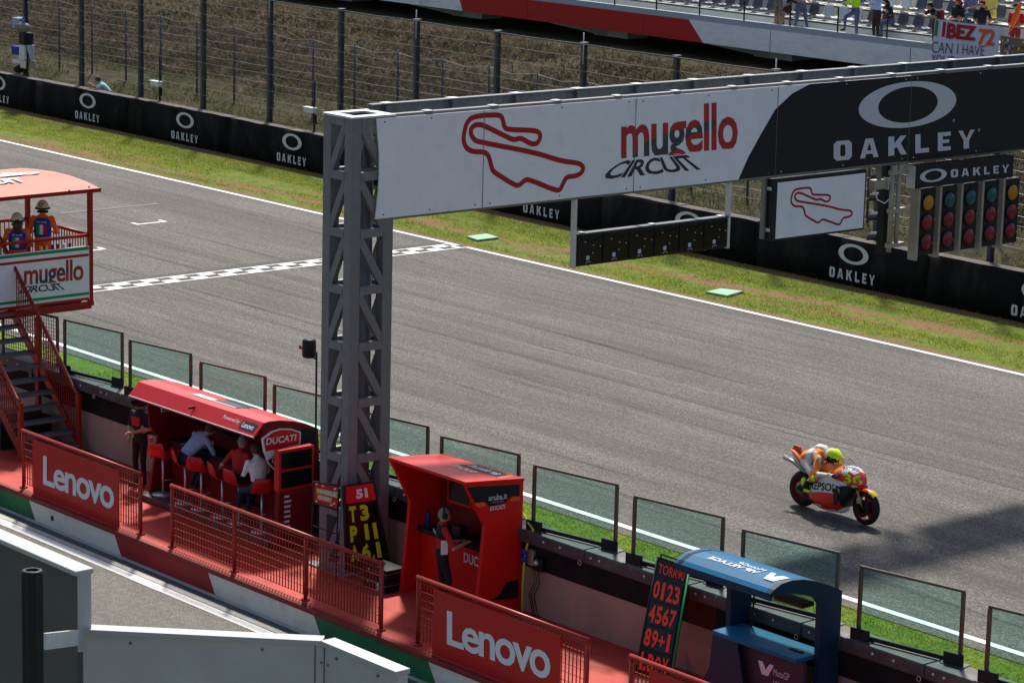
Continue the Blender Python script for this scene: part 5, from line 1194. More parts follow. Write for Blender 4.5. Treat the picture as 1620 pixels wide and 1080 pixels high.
# ------------------------------------------------------------------ people
def STAND(**o):
    J = dict(pelvis=(0, 0, .96), waist=(0, 0, 1.10), chest=(.01, 0, 1.32), neck=(0, 0, 1.49), head=(.025, 0, 1.63), shL=(0, .19, 1.42), shR=(0, -.19, 1.42),
        elL=(-.03, .25, 1.14), elR=(-.03, -.25, 1.14), wrL=(.08, .25, .89), wrR=(.08, -.25, .89), hipL=(0, .09, .92), hipR=(0, -.09, .92),
        knL=(.03, .10, .50), knR=(.03, -.10, .50), anL=(-.01, .10, .09), anR=(-.01, -.10, .09), toL=(.15, .12, .03), toR=(.15, -.12, .03))
    J.update(o); return J
def SIT(h=.46, lean=0., **o):
    s, c = math.sin(lean), math.cos(lean)
    def T(d, y): return (s*d-.02, y, h+.10+c*d)
    J = dict(pelvis=(0, 0, h+.09), waist=T(.14, 0), chest=T(.36, 0), neck=T(.53, 0), head=(s*.66+.03, 0, h+.10+c*.66), shL=T(.46, .19), shR=T(.46, -.19),
        elL=(s*.25+.08, .24, h+.10+c*.22), elR=(s*.25+.08, -.24, h+.10+c*.22), wrL=(s*.2+.30, .16, h+.26), wrR=(s*.2+.30, -.16, h+.26), hipL=(.02, .09, h+.06), hipR=(.02, -.09, h+.06),
        knL=(.42, .11, h+.06), knR=(.42, -.11, h+.06), anL=(.38, .11, h-.36), anR=(.38, -.11, h-.36), toL=(.54, .12, h-.42), toR=(.54, -.12, h-.42))
    J.update(o); return J
def person(name, label, loc, rz, J, sc=1., shirt='cloth_black', trousers='cloth_denim', shoes='shoe_black', skin='skin', sleeve=.55, leg=1.0, hair='hair_brown', hat=None, cat='person', group=None, gloves=None, longhair=False, bulk=1.):
    g = thing(name, label, cat, loc, rz, group, local=True); g.scale = (sc,)*3
    V = {k: Vector(v) for k, v in J.items()}
    mb = MB(); bones = []
    def cap(a, b, ra, rb, reg, n=10):
        a, b = Vector(a), Vector(b); d = b-a; L = d.length
        if L < 1e-4: return
        ra *= bulk; rb *= bulk; d /= L; pts = []; rs = []
        for t_ in (-.95, -.6, 0): pts.append(a+d*ra*t_); rs.append(ra*math.sqrt(max(.02, 1-t_*t_)))
        pts.append((a+b)/2); rs.append((ra+rb)/2)
        for t_ in (0, .6, .95): pts.append(b+d*rb*t_); rs.append(rb*math.sqrt(max(.02, 1-t_*t_)))
        mb.tube(pts, rs, n)
        if reg is not None: bones.append((a, b, reg))
    # torso as elliptical sections
    side = (V['shL']-V['shR']).normalized(); rings = []
    secs = [(V['pelvis']-(V['waist']-V['pelvis']).normalized()*.10, .115, .10), (V['pelvis'], .165, .115), (V['waist'], .15, .10), (V['chest'], .185, .115), (V['chest'].lerp(V['neck'], .55), .19, .10), (V['neck'], .085, .07)]
    for i, (c, w, dp) in enumerate(secs):
        w *= bulk; dp *= bulk
        ax = (secs[min(i+1, 5)][0]-secs[max(i-1, 0)][0]).normalized(); s_ = (side-ax*side.dot(ax)).normalized(); f_ = s_.cross(ax)
        rings.append([tuple(c+s_*w*math.cos(2*math.pi*k/14)+f_*dp*math.sin(2*math.pi*k/14)) for k in range(14)])
    mb.loft(rings); bones += [(V['pelvis']-(V['waist']-V['pelvis'])*.6, V['waist'].lerp(V['pelvis'], .35), 'hip'), (V['waist'], V['chest'], 'shirt'), (V['chest'], V['neck']-(V['neck']-V['chest'])*.15, 'shirt'), (V['shL'], V['shR'], 'shirt')]
    cap(V['neck']-(V['head']-V['neck'])*.3, V['head'], .055, .055, 'skin')
    hd = V['head']; ax = (hd-V['neck']).normalized()
    mb.ball(hd, (.098, .08, .118), 14); bones.append((hd-Vector((0, 0, .03)), hd+Vector((0, 0, .06)), 'skin'))
    look = V.get('look', Vector((1, 0, 0))).normalized()
    mb.ball(hd+look*.10-Vector((0, 0, .015)), (.022, .018, .024), 8); mb.ball(hd+look*.075-Vector((0, 0, .075)), (.03, .04, .03), 8)
    lt = Vector((-look.y, look.x, 0))
    for s_ in (-1, 1): mb.ball(hd+lt*s_*.082-look*.01, (.02, .014, .032), 8)
    for S_ in 'LR':
        cap(V['sh'+S_], V['el'+S_], .062, .047, None); k = V['sh'+S_].lerp(V['el'+S_], min(1, sleeve/.55*.75) if sleeve < .9 else 1)
        bones.append((V['sh'+S_], k, 'shirt')); bones.append((k, V['el'+S_], 'skin' if sleeve < .9 else 'shirt'))
        cap(V['el'+S_], V['wr'+S_], .045, .032, 'skin' if sleeve < .9 else 'shirt')
        d = (V['wr'+S_]-V['el'+S_]).normalized(); V['ha'+S_] = V['wr'+S_]+d*.085; cap(V['wr'+S_]+d*.01, V['ha'+S_], .032, .036, 'hand', 8)
        cap(V['hip'+S_], V['kn'+S_], .088, .062, None); k = V['hip'+S_].lerp(V['kn'+S_], min(1., leg*1.0 if leg < .9 else 1))
        bones.append((V['hip'+S_], V['kn'+S_], 'leg')); cap(V['kn'+S_], V['an'+S_], .06, .042, 'leg' if leg > .9 else 'skin')
        cap(V['an'+S_]-Vector((0, 0, .02)), V['to'+S_], .045, .038, 'shoe'); bones.append((V['an'+S_]-Vector((.03, 0, .03)), V['an'+S_]-Vector((0, 0, .0)), 'shoe'))
    me = mb.mesh('tmp', ['cloth_black']); ob = bpy.data.objects.new('tmp', me); COL.objects.link(ob)
    md = ob.modifiers.new('r', 'REMESH'); md.mode = 'VOXEL'; md.voxel_size = .021; md.use_smooth_shade = True
    sm = ob.modifiers.new('s', 'SMOOTH'); sm.factor = .5; sm.iterations = 3
    me2 = bpy.data.meshes.new_from_object(ob.evaluated_get(bpy.context.evaluated_depsgraph_get())); bpy.data.objects.remove(ob)
    regs = ['skin', 'shirt', 'hip', 'leg', 'shoe', 'hand']; mm = [skin, shirt, trousers, trousers, shoes, gloves or skin]
    me2.materials.clear()
    for q in mm: me2.materials.append(MATS[q])
    n = len(me2.polygons); cen = np.empty(n*3); me2.polygons.foreach_get('center', cen); cen = cen.reshape(-1, 3)
    best = np.full(n, 1e9); idx = np.zeros(n, int)
    for a, b, reg in bones:
        a = np.array(a); d = np.array(b)-a; L2 = d@d+1e-9; t_ = np.clip(((cen-a)@d)/L2, 0, 1); dist = np.linalg.norm(cen-(a+t_[:, None]*d), axis=1)-(.06 if reg in ('shirt', 'hip') else .03)
        k = dist < best; best[k] = dist[k]; idx[k] = regs.index(reg)
    me2.polygons.foreach_set('material_index', idx.tolist()); me2.polygons.foreach_set('use_smooth', [True]*n); me2.update()
    # five bent fingers on each hand, joined into the body mesh
    bm = bmesh.new(); bm.from_mesh(me2)
    for S_ in 'LR':
        d = (V['ha'+S_]-V['wr'+S_]).normalized(); a_ = d.cross(Vector((0, 0, 1))); a_ = a_.normalized() if a_.length > .2 else Vector((0, 1, 0)); dn = -d.cross(a_).normalized()
        if dn.z > 0: dn = -dn
        for i in range(5):
            if i < 4: b0 = V['ha'+S_]+a_*(i-1.5)*.019; l = (.072, .08, .076, .06)[i]; p = [b0, b0+d*l*.5+dn*.006, b0+d*l*.8+dn*l*.45]
            else: b0 = V['wr'+S_]+d*.03+a_*(-.03 if S_ == 'R' else .03); p = [b0, b0+d*.03+a_*(-.03 if S_ == 'R' else .03), b0+d*.06+a_*(-.035 if S_ == 'R' else .035)]
            t_ = MB().tube(p, [.0095, .009, .007], 6); vs = [bm.verts.new(v) for v in t_.v]
            for f in t_.f:
                try: fc = bm.faces.new([vs[q] for q in f]); fc.material_index = 5; fc.smooth = True
                except ValueError: pass
    for s_ in (-1, 1):
        t_ = MB().ball(hd+look*.085+lt*s_*.034+Vector((0, 0, .018)), .012, 6); vs = [bm.verts.new(v) for v in t_.v]
        for f in t_.f:
            try: bm.faces.new([vs[q] for q in f]).material_index = 6
            except ValueError: pass
    bm.to_mesh(me2); bm.free(); me2.materials.append(MATS['eye_dark']); me2.name = 'body'
    link('body', me2, g)
    up = Vector((0, 0, 1))
    def shell_(zcut, r, back):
        s_ = MB(); vs = []; fs = []; nn = 14; kk = 6
        for i in range(kk+1):
            th = (math.pi*zcut)*i/kk
            for j in range(nn):
                ph = 2*math.pi*j/nn; dv = look*math.cos(ph)+lt*math.sin(ph); ext = 1.0 if math.cos(ph) < .3 else .72
                a_ = th*ext; vs.append(tuple(hd+dv*r[0]*math.sin(a_)*(1 if abs(math.cos(ph)) > .5 else .9)+up*r[1]*math.cos(a_)-look*back))
        for i in range(kk):
            for j in range(nn): fs.append((i*nn+j, (i+1)*nn+j, (i+1)*nn+(j+1) % nn, i*nn+(j+1) % nn))
        return s_.add(vs, fs, 0, True)
    if hair and hat not in ('helmet', 'race'): shell_(.62, (.104, .126), .006).obj('hair', hair, g)
    if longhair: MB().tube([hd-look*.06+up*.02, hd-look*.10-up*.12, hd-look*.10-up*.28], [.085, .085, .05], 10).obj('long_hair', hair, g)
    if hat and hat.startswith('cap:'):
        cm = hat[4:]; c_ = shell_(.46, (.122, .14), .0); co_ = c_.obj('cap', cm, g)
        MB().loft([[tuple(hd+look*.09+lt*y_+up*(.045-abs(y_)*.25)) for y_ in (-.075, -.03, .03, .075)], [tuple(hd+look*.20+lt*y_*.7+up*(.025-abs(y_)*.2)) for y_ in (-.075, -.03, .03, .075)]], closed=False, caps=False).obj('cap_brim', cm, co_)
    if hat == 'headset' or hat == 'helmetcam':
        b_ = MB().tube([hd+lt*.09, hd+lt*.085+up*.1, hd+up*.14, hd-lt*.085+up*.1, hd-lt*.09], .012, 6).obj('headset_band', 'black_plastic', g)
        for s_ in (-1, 1): MB().ball(hd+lt*s_*.098, (.045, .03, .05), 10).obj('ear_cup', 'cloth_red' if hat == 'headset' and shirt == 'cloth_red' else 'black_plastic', b_)
    if hat == 'helmet':
        h_ = shell_(.55, (.145, .165), .0).obj('helmet', 'helmet_cream', g); MB().lathe([(.10, -.02), (.16, -.01), (.155, .02), (.13, .03)], (hd.x, hd.y, hd.z-.01), 'z', 16).obj('helmet_rim', 'black_plastic', h_)
        MB().tube([hd-look*.09-up*.06, hd+lt*.09-up*.08, hd+look*.06-up*.09, hd-lt*.09-up*.08, hd-look*.09-up*.06], .03, 8).obj('neck_cover', 'cloth_black', g)
    return g
SY_ = math.pi/2
# --- pit wall
c = (-41.957,27.358,0.42)
pcam = person('person', 'cameraman in black with a camera over his head standing left of the canopy', (c[0], c[1], .42), R(-75), STAND(wrL=(.26, .02, 1.10), elL=(.02, .27, 1.16), wrR=(.16, -.14, .98), elR=(-.02, -.28, 1.12)), .93, 'cloth_black', 'cloth_black', sleeve=.5, hair='hair_black')
bd_ = MB().bbox(-.14, .16, -.11, .11, 1.58, 1.82, .04).obj('head_camera', 'black_plastic', pcam); MB().lathe([(.05, .16), (.055, .2), (.03, .21)], (0, 0, 1.68), 'x', 12).obj('lens_barrel', 'screen_black', bd_)
MB().bbox(.09, .135, -.12, .10, 1.2, 1.38, .02).obj('red_vest_panel', 'cloth_red', pcam); MB().bbox(-.2, -.11, -.15, .15, 1.0, 1.42, .03).obj('backpack', 'cloth_black', pcam); MB().box(-.02, .05, .26, .30, .6, 1.0).obj('pink_bag', 'cloth_pink', pcam)
hz_ = .76
x = SXs[1]; person('person', 'man in blue shirt leaning over the counter under the red canopy', (x, 27.10, .53), R(78), SIT(hz_, .55, chest=(.22, -.10, hz_+.42), neck=(.36, -.18, hz_+.56), head=(.44, -.22, hz_+.67), shL=(.24, .08, hz_+.52), shR=(.33, -.30, hz_+.48), elR=(.42, -.42, hz_+.24), wrR=(.50, -.25, hz_+.16), elL=(.42, .12, hz_+.28), wrL=(.52, 0, hz_+.18), waist=(.05, -.02, hz_+.22), anL=(.2, .1, hz_-.4), anR=(.2, -.1, hz_-.4), toL=(.34, .1, hz_-.46), toR=(.34, -.1, hz_-.46)), .93, 'cloth_blue', 'cloth_navy', sleeve=1, hair='hair_brown')
x = SXs[4]; person('person', 'man in red team shirt with red ear defenders seated at counter', (x, 27.12, .53), R(95), SIT(hz_, .1, elL=(-.12, .34, hz_+.30), wrL=(-.02, .55, hz_+.16), knL=(.34, .14, hz_+.05), knR=(.34, -.14, hz_+.05), anL=(.2, .12, hz_-.4), anR=(.2, -.12, hz_-.4), toL=(.34, .1, hz_-.46), toR=(.34, -.1, hz_-.46)), .92, 'cloth_red', 'cloth_black', hair='hair_grey', hat='headset')
x = SXs[5]; person('person', 'man in white shirt seated half behind the shield emblem', (x, 27.05, .53), R(170), SIT(hz_, .15, look=(1, .2, 0), knL=(.40, .16, hz_-.06), knR=(.40, -.02, hz_-.04), anL=(.50, .18, hz_-.42), anR=(.46, 0, hz_-.45), toL=(.64, .2, hz_-.46), toR=(.6, 0, hz_-.5)), .92, 'cloth_white', 'cloth_navy', sleeve=1, hair='hair_brown')
ax_ = -32.972
pa_ = person('person', 'grey haired man in red and black team shirt at boxy shelter counter', (ax_, 27.0, .42), R(62), STAND(wrR=(.36, -.12, 1.16), elR=(.14, -.27, 1.12), wrL=(.34, .16, 1.12), elL=(.1, .27, 1.1), knR=(.10, -.12, .52)), .93, 'cloth_red', 'cloth_black', hair='hair_grey', hat='headset2')
# black yoke of his shirt and its print
yk = []
for z, w, d in ((1.26, .188, .128), (1.36, .20, .125), (1.43, .20, .105), (1.475, .11, .08)):
    yk.append([(.005+d*math.sin(2*math.pi*k/14), w*math.cos(2*math.pi*k/14), z) for k in range(14)])
MB().loft(yk, caps=False).obj('shirt_yoke', 'cloth_black', pa_)
def local_word(txt, q, m, par, bold=0.): return word('lettering', txt, q, m, par, .004, bold)
local_word('aruba.it', [(-.135, .13, 1.33), (-.135, -.13, 1.33), (-.13, -.13, 1.40), (-.13, .13, 1.40)], 'letter_grey', pa_, .01)
MB().bbox(-.06, .06, -.2, -.175, 1.0, 1.24, .01).obj('side_panel', 'cloth_white', pa_)
hbd = MB().tube([(.0, .1, 1.64), (.0, .09, 1.73), (.01, 0, 1.775), (0, -.09, 1.73), (0, -.1, 1.64)], .014, 6).obj('headset_band', 'black_plastic', pa_)
for s_ in (-1, 1): MB().ball((.015, s_*.1, 1.63), (.05, .03, .055), 10).obj('ear_cup', 'black_plastic', hbd)
# --- marshals
def marshal(px_, rz, label, longhair, lift):
    J = STAND(wrL=(.25, .15, 1.12), wrR=(.25, -.15, 1.12), elL=(.02, .29, 1.12), elR=(.02, -.29, 1.12))
    g = person('person', label, (px_[0], px_[1], lift), rz, J, .95, 'cloth_orange', 'cloth_orange', sleeve=1, hair='hair_brown', hat='helmet', longhair=longhair)
    bib = []
    for z, w, d in ((1.05, .175, .13), (1.2, .18, .132), (1.36, .19, .13), (1.44, .15, .10)): bib.append([(.005+d*math.sin(2*math.pi*k/14), w*math.cos(2*math.pi*k/14), z) for k in range(14)])
    b_ = MB().loft(bib, caps=False).obj('bib', 'cloth_royal', g)
    for (y0, y1, m_) in ((.04, .11, 'sign_print_green'), (-.03, .04, 'cloth_white'), (-.10, -.03, 'cloth_red')): MB().box(-.142, -.128, y0, y1, 1.1, 1.3).obj('tricolour_stripe', m_, b_)
    word('lettering', 'PIT LANE', [(-.13, .1, 1.335), (-.13, -.1, 1.335), (-.118, -.1, 1.37), (-.118, .1, 1.37)], 'cloth_white', b_, .006, .01)
    for S_ in (-1, 1): MB().tube([(.06, S_*.275, 1.12), (.12, S_*.25, 1.12)], .052, 8).obj('sleeve_band', 'cloth_white', g)
    return g
m1 = marshal((-47.75,28.898,4.6), R(140), 'marshal in orange with blue bib and numbered cream helmet, right of pair', False, 2.966)
m2 = marshal((-47.5,28.184,4.448), R(150), 'marshal in orange with long brown hair and cream helmet, left of pair', True, 2.814)
word('lettering', '57', [(-.138, .05, 1.66), (-.138, -.05, 1.66), (-.115, -.05, 1.74), (-.115, .05, 1.74)], 'sign_print_dark', m1, .02, .02)
# --- behind the barrier
p = (-86.889,55.25,1.003)
person('person', 'man in cyan shirt leaning on the black barrier', (p[0]+.1, 55.35, .0), R(-125), STAND(chest=(.20, 0, 1.22), neck=(.32, 0, 1.36), head=(.42, 0, 1.46), shL=(.28, .19, 1.30), shR=(.28, -.19, 1.30), elL=(.42, .20, 1.18), elR=(.42, -.20, 1.18), wrL=(.62, .06, 1.30), wrR=(.62, -.04, 1.27), waist=(.06, 0, 1.08)), 1.05, 'cloth_cyan', 'cloth_denim', hair='hair_brown')
# --- grandstand
DZ = 4.45
def at_rail(px_, y=68.55): return px_
def fan(px_, y, lab, rz, J, z=DZ, **k): return person('person', lab, (px_, y, z), rz, J, 1.0, group='spectators in the grandstand', **k)
FACE = R(-60)
g = fan(-66.927, 68.75, 'spectator in dark red shirt and grey shorts standing at the glass rail', R(100), STAND(wrL=(.2, .1, 1.1), wrR=(.2, -.1, 1.1)), shirt='cloth_darkred', trousers='cloth_khaki', leg=.5, skin='skin')
g = fan(-67.174, 69.45, 'spectator in shorts sitting with paper beside the dark red shirt', R(-80), SIT(.22, .15), z=RZ[0]-.05, shirt='cloth_navy', trousers='cloth_black', leg=.5)
MB().bbox(.25, .27, -.12, .12, .42, .75, .004).obj('paper_sheet', 'cloth_lightblue', g)
g = fan(-65.923, 68.8, 'spectator in pale grey shirt and jeans striding, black bag on back', R(-15), STAND(knL=(.12, .12, .5), anL=(.22, .16, .09), toL=(.38, .18, .03), knR=(-.08, -.1, .5), anR=(-.2, -.12, .09), toR=(-.06, -.14, .03), wrL=(.22, .16, 1.1), wrR=(.2, -.16, 1.1)), shirt='cloth_grey', trousers='cloth_denim')
MB().bbox(-.34, -.13, -.17, .17, .98, 1.42, .06).obj('backpack', 'cloth_black', g)
g = fan(-63.504, 68.8, 'spectator in neon yellow shirt with one knee raised', R(178), STAND(wrL=(.38, .06, 1.16), wrR=(.40, -.04, 1.16), elL=(.2, .25, 1.14), elR=(.2, -.25, 1.14), knL=(.30, .14, .74), anL=(.32, .14, .36), toL=(.46, .16, .31)), shirt='cloth_neon', trousers='cloth_denim', skin='skin_dark', hair='hair_black')
fan(-62.565, 68.8, 'spectator in light blue shirt and black trousers using a phone', R(-100), STAND(wrL=(.26, .06, 1.42), wrR=(.26, -.06, 1.42), elL=(.12, .24, 1.2), elR=(.12, -.24, 1.2)), shirt='cloth_lightblue', trousers='cloth_black', sleeve=1)
fan(-62.618, 69.55, 'spectator in black top and torn jeans sitting, head bowed', R(-110), SIT(.22, .35, wrL=(.25, .05, .62), wrR=(.3, -.1, .4)), z=RZ[0]-.05, shirt='cloth_black', trousers='cloth_denim', hair='hair_black', longhair=True)
g = fan(-59.974, 68.75, 'dark haired spectator in black and red vest leaning over the rail', R(-100), STAND(chest=(.12, 0, 1.20), neck=(.22, 0, 1.33), head=(.32, 0, 1.42), shL=(.17, .19, 1.26), shR=(.17, -.19, 1.26), elL=(.30, .3, 1.10), elR=(.30, -.3, 1.10), wrL=(.42, .06, 1.10), wrR=(.42, -.04, 1.10)), shirt='cloth_black', trousers='cloth_black', hair='hair_black')
MB().bbox(-.2, .05, -.15, .15, .95, 1.3, .06).obj('backpack', 'cloth_darkred', g)
fan(-59.112, 68.7, 'spectator with red cap and dark shirt leaning on the rail', R(-95), STAND(wrL=(.3, .05, 1.08), wrR=(.3, -.1, 1.08)), shirt='cloth_black', trousers='cloth_navy', hair='hair_brown', longhair=True, hat='cap:cloth_red')
fan(-58.138, 68.7, 'spectator in black shirt and dark red cap holding the banner edge', R(-70), STAND(wrL=(.32, .28, 1.02), wrR=(.28, -.08, 1.05), elL=(.1, .34, 1.16)), shirt='cloth_black', trousers='cloth_navy', hair='hair_brown', hat='cap:cloth_darkred')
fan(-59.863, 70.25, 'seated spectator in purple top and jeans behind the banner holders', R(-90), SIT(.22, .1), z=RZ[1]-.05, shirt='cloth_purple', trousers='cloth_denim')
fan(-59.035, 70.25, 'seated spectator in yellow shirt behind the banner holders', R(-90), SIT(.22, .2), z=RZ[1]-.05, shirt='cloth_yellow', trousers='cloth_yellow', leg=.5)
g = fan(-56.819, 68.75, 'spectator in red shirt and black cap holding an orange flag', R(-75), STAND(wrL=(.26, .06, 1.06), wrR=(.26, -.06, 1.06)), shirt='cloth_red', trousers='cloth_red', hair='hair_black', longhair=True, hat='cap:cloth_black')
fg = thing('rolled_flag', 'orange red flag rolled on its stick in grandstand at right', 'flag', (-56.552, 68.45, 5.4)); x = -56.552
MB().tube([(x-.25, 68.42, 5.25), (x+.15, 68.42, 6.3)], .014, 6).obj('stick', 'black_metal', fg)
MB().tube([(x-.2, 68.42, 5.38), (x-.02, 68.42, 5.8), (x+.08, 68.42, 6.1), (x+.14, 68.42, 6.3)], [.03, .10, .08, .02], 8).obj('flag_cloth', 'cloth_orange', fg)
# ------------------------------------------------------------------ racing motorcycle
mat('bike_orange', (.80, .16, .012), .25, coat=.5, spec=.6); mat('bike_red', (.74, .022, .012), .25, coat=.5); mat('bike_white', (.68, .68, .68), .3, coat=.4); mat('bike_black', (.018, .018, .02), .4); mat('carbon', (.012, .012, .013), .35, var=.3, vscale=60)
mat('rim_red', (.70, .02, .025), .35, .3); mat('tyre', (.016, .016, .016), .8, var=.2, vscale=10); mat('gold_fork', (.42, .27, .06), .3, .8); mat('steel_pipe', (.35, .33, .31), .3, .8, var=.2); mat('neon_yellow', (.62, .80, .02), .4, var=.1); mat('bull_yellow', (.80, .50, .02), .4)
bk = thing('racing_motorcycle', 'orange, white and red racing motorcycle with number 36 speeding along the track', 'motorcycle', (-35.13, 37.28, .012), 0, local=True)
WB = 1.50; SCB = 1.047; bk.scale = (SCB,)*3; bk.rotation_euler = (R(-3), 0, R(-1))
def wheel(x, r, w, name):
    wz = r; tr = []
    t_ = MB(); prof = []
    for k in range(13):
        a = -math.pi*.62+math.pi*1.24*k/12; prof.append((r-w*.52+w*.52*math.cos(a), w/2*math.sin(a)))
    t_.lathe(prof, (x, 0, wz), 'y', 36); to = t_.obj('tyre', 'tyre', bk)
    ri = r-w*.50
    rm = MB().lathe([(ri-.035, -w*.36), (ri+.005, -w*.42), (ri+.005, w*.42), (ri-.035, w*.36), (ri-.035, -w*.36)], (x, 0, wz), 'y', 32).obj('rim', 'rim_red', to)
    for k in range(5):
        a = 2*math.pi*k/5+.3
        for da in (-.09, .09): MB().beam((x+.04*math.cos(a), 0, wz+.04*math.sin(a)), (x+(ri-.03)*math.cos(a+da), 0, wz+(ri-.03)*math.sin(a+da)), .03, .022, (0, 1, 0)).obj('spoke', 'rim_red', to)
    MB().lathe([(0, -.06), (.05, -.06), (.05, .06), (0, .06)], (x, 0, wz), 'y', 14).obj('hub', 'bike_black', to)
    MB().lathe([(ri+.004, -w*.44), (ri+.012, -w*.46), (ri+.012, -w*.47), (ri+.004, -w*.45)], (x, 0, wz), 'y', 32).obj('rim_stripe', 'neon_yellow', to)
    return to
rw = wheel(0, .318, .20, 'rear'); fw_ = wheel(WB, .298, .13, 'front')
for s_ in (-1, 1):
    MB().lathe([(.05, s_*.045), (.205, s_*.03), (.205, s_*.026), (.05, s_*.04)], (0, 0, .318), 'y', 28).obj('wheel_dish', 'rim_red', rw)
    MB().lathe([(.03, s_*.06), (.125, s_*.055), (.125, s_*.05), (.03, s_*.055)], (WB, 0, .298), 'y', 28).obj('disc_cover', 'carbon', fw_)
for s_ in (-1, 1): MB().lathe([(.15, s_*.085), (.155, s_*.09), (.10, s_*.092), (.095, s_*.085), (.15, s_*.085)], (WB, 0, .298), 'y', 28).obj('brake_disc', 'carbon', bk)
MB().lathe([(.11, -.09), (.11, -.095), (.07, -.095), (.07, -.09), (.11, -.09)], (0, 0, .325), 'y', 24).obj('rear_disc', 'steel_pipe', bk)
def ell(x, yc, zc, w, h, n=16, p=2.4, flat=0.):
    out = []
    for k in range(n):
        a = 2*math.pi*k/n; c, s_ = math.cos(a), math.sin(a); out.append((x, yc+w*math.copysign(abs(c)**(2/p), c), zc+h*math.copysign(abs(s_)**(2/p), s_)))
    return out
# nose fairing, side fairing, tank, seat and tail as lofted shells
nose = [(1.37, .655, .05, .04), (1.355, .68, .12, .085), (1.29, .725, .18, .145), (1.18, .76, .215, .17), (1.05, .77, .235, .175), (.92, .75, .24, .165), (.82, .73, .22, .14)]
mbn = MB().loft([ell(x, 0, z, w, h, 24) for x, z, w, h in nose]); no_ = mbn.obj('nose_fairing', ['bike_red', 'bike_white', 'bike_orange'], bk)
for p_ in no_.data.polygons:
    c = p_.center
    if c.z > .86-.0 or (c.z > .80 and c.x < 1.12): p_.material_index = 1 if c.x > 1.0 else 2
    elif c.z < .66 and c.x < 1.33: p_.material_index = 1
MB().bbox(1.335, 1.375, -.06, .06, .635, .67, .015).obj('air_intake', 'bike_black', no_)
side_ = [(1.24, .61, .09, .08), (1.17, .55, .20, .18), (1.08, .49, .25, .27), (.95, .455, .275, .33), (.82, .445, .28, .345), (.66, .42, .275, .335), (.50, .385, .26, .29), (.36, .34, .23, .22), (.24, .32, .17, .13)]
sd = MB().loft([ell(x, 0, z, w, h, 20, 3) for x, z, w, h in side_]); sdo = sd.obj('side_fairing', ['bike_red', 'bike_white', 'bike_black'], bk)
for p_ in sdo.data.polygons:
    c = p_.center; zb = .40+.12*(c.x-.6)
    if c.x > 1.03 and c.z < .62: p_.material_index = 2
    elif c.z > zb-.02: p_.material_index = 1
    elif c.z < .16: p_.material_index = 1
MB().loft([ell(x, 0, z, w, h, 14, 3) for x, z, w, h in ((1.08, .20, .05, .05), (.98, .15, .11, .06), (.8, .13, .13, .06), (.5, .13, .12, .06), (.36, .15, .06, .04))]).obj('belly_pan', ['bike_white', 'bull_yellow'], bk)
for p_ in bk.children[-1].data.polygons: p_.material_index = 1 if p_.center.x > .88 else 0
for s_ in (-1, 1):
    MB().prism([(.96, .45), (1.06, .52), (1.10, .36), (1.0, .26)], 'y', s_*.255, s_*.28).obj('side_vent', 'carbon', bk)
    MB().loft([[(1.10, s_*.20, .60), (.98, s_*.22, .60), (.98, s_*.22, .615), (1.10, s_*.20, .615)], [(1.16, s_*.36, .555), (1.02, s_*.37, .56), (1.02, s_*.37, .575), (1.16, s_*.36, .57)], [(1.14, s_*.365, .50), (1.03, s_*.37, .50), (1.03, s_*.375, .50), (1.14, s_*.372, .50)]], smooth=False).obj('winglet', 'carbon', bk)
tk = [(.92, .74, .10, .10), (.84, .78, .15, .13), (.70, .82, .17, .12), (.54, .82, .165, .10), (.42, .78, .13, .08), (.32, .74, .11, .06)]
MB().loft([ell(x, 0, z, w, h) for x, z, w, h in tk]).obj('fuel_tank', 'bike_orange', bk)
tl_ = [(.36, .70, .10, .05), (.22, .71, .12, .055), (.04, .76, .125, .06), (-.12, .83, .11, .065), (-.26, .90, .08, .05), (-.36, .93, .045, .025)]
MB().loft([ell(x, 0, z, w, h) for x, z, w, h in tl_]).obj('tail_fairing', 'bike_orange', bk)
MB().loft([ell(x, 0, z, w, h, 12) for x, z, w, h in ((.1, .66, .10, .05), (-.1, .73, .09, .06), (-.26, .82, .06, .045), (-.36, .88, .03, .02))]).obj('tail_under', 'bike_white', bk)
MB().bbox(.0, .34, -.10, .10, .755, .785, .01).obj('seat_pad', 'bike_black', bk)
MB().prism([(-.38, .92), (-.10, .90), (-.16, 1.02), (-.30, 1.03)], 'y', -.012, .012).obj('tail_fin', 'bike_red', bk)
# frame, engine, swingarm, forks
MB().bbox(.42, .95, -.17, .17, .22, .62, .05).obj('engine', 'bike_black', bk)
for s_ in (-1, 1):
    MB().loft([[(.45, s_*.10, .42), (.45, s_*.10, .56), (.45, s_*.14, .56), (.45, s_*.14, .42)], [(.15, s_*.12, .34), (.15, s_*.12, .46), (.15, s_*.15, .46), (.15, s_*.15, .34)], [(-.04, s_*.12, .29), (-.04, s_*.12, .36), (-.04, s_*.145, .36), (-.04, s_*.145, .29)]], smooth=False).obj('swingarm', 'carbon', bk)
    MB().tube([(WB-.005, s_*.095, .31), (WB-.17, s_*.095, .60)], .027, 10).obj('fork_leg', 'gold_fork', bk); MB().tube([(WB-.17, s_*.095, .60), (WB-.25, s_*.095, .74)], .034, 10).obj('fork_tube', 'bike_black', bk)
    MB().tube([(WB-.40, s_*.09, .80), (WB-.54, s_*.30, .76)], .016, 8).obj('handlebar', 'bike_black', bk); MB().bbox(WB-.13, WB-.03, s_*.10-.03, s_*.10+.03, .36, .47, .012).obj('brake_caliper', 'steel_pipe', bk)
    MB().tube([(.26, s_*.14, .36), (.26, s_*.25, .36)], .014, 8).obj('foot_peg', 'steel_pipe', bk)
MB().lathe([(.06, 0), (.075, .012), (.075, .02), (.06, .02)], (0, -.13, .325), 'y', 16).obj('sprocket', 'steel_pipe', bk)
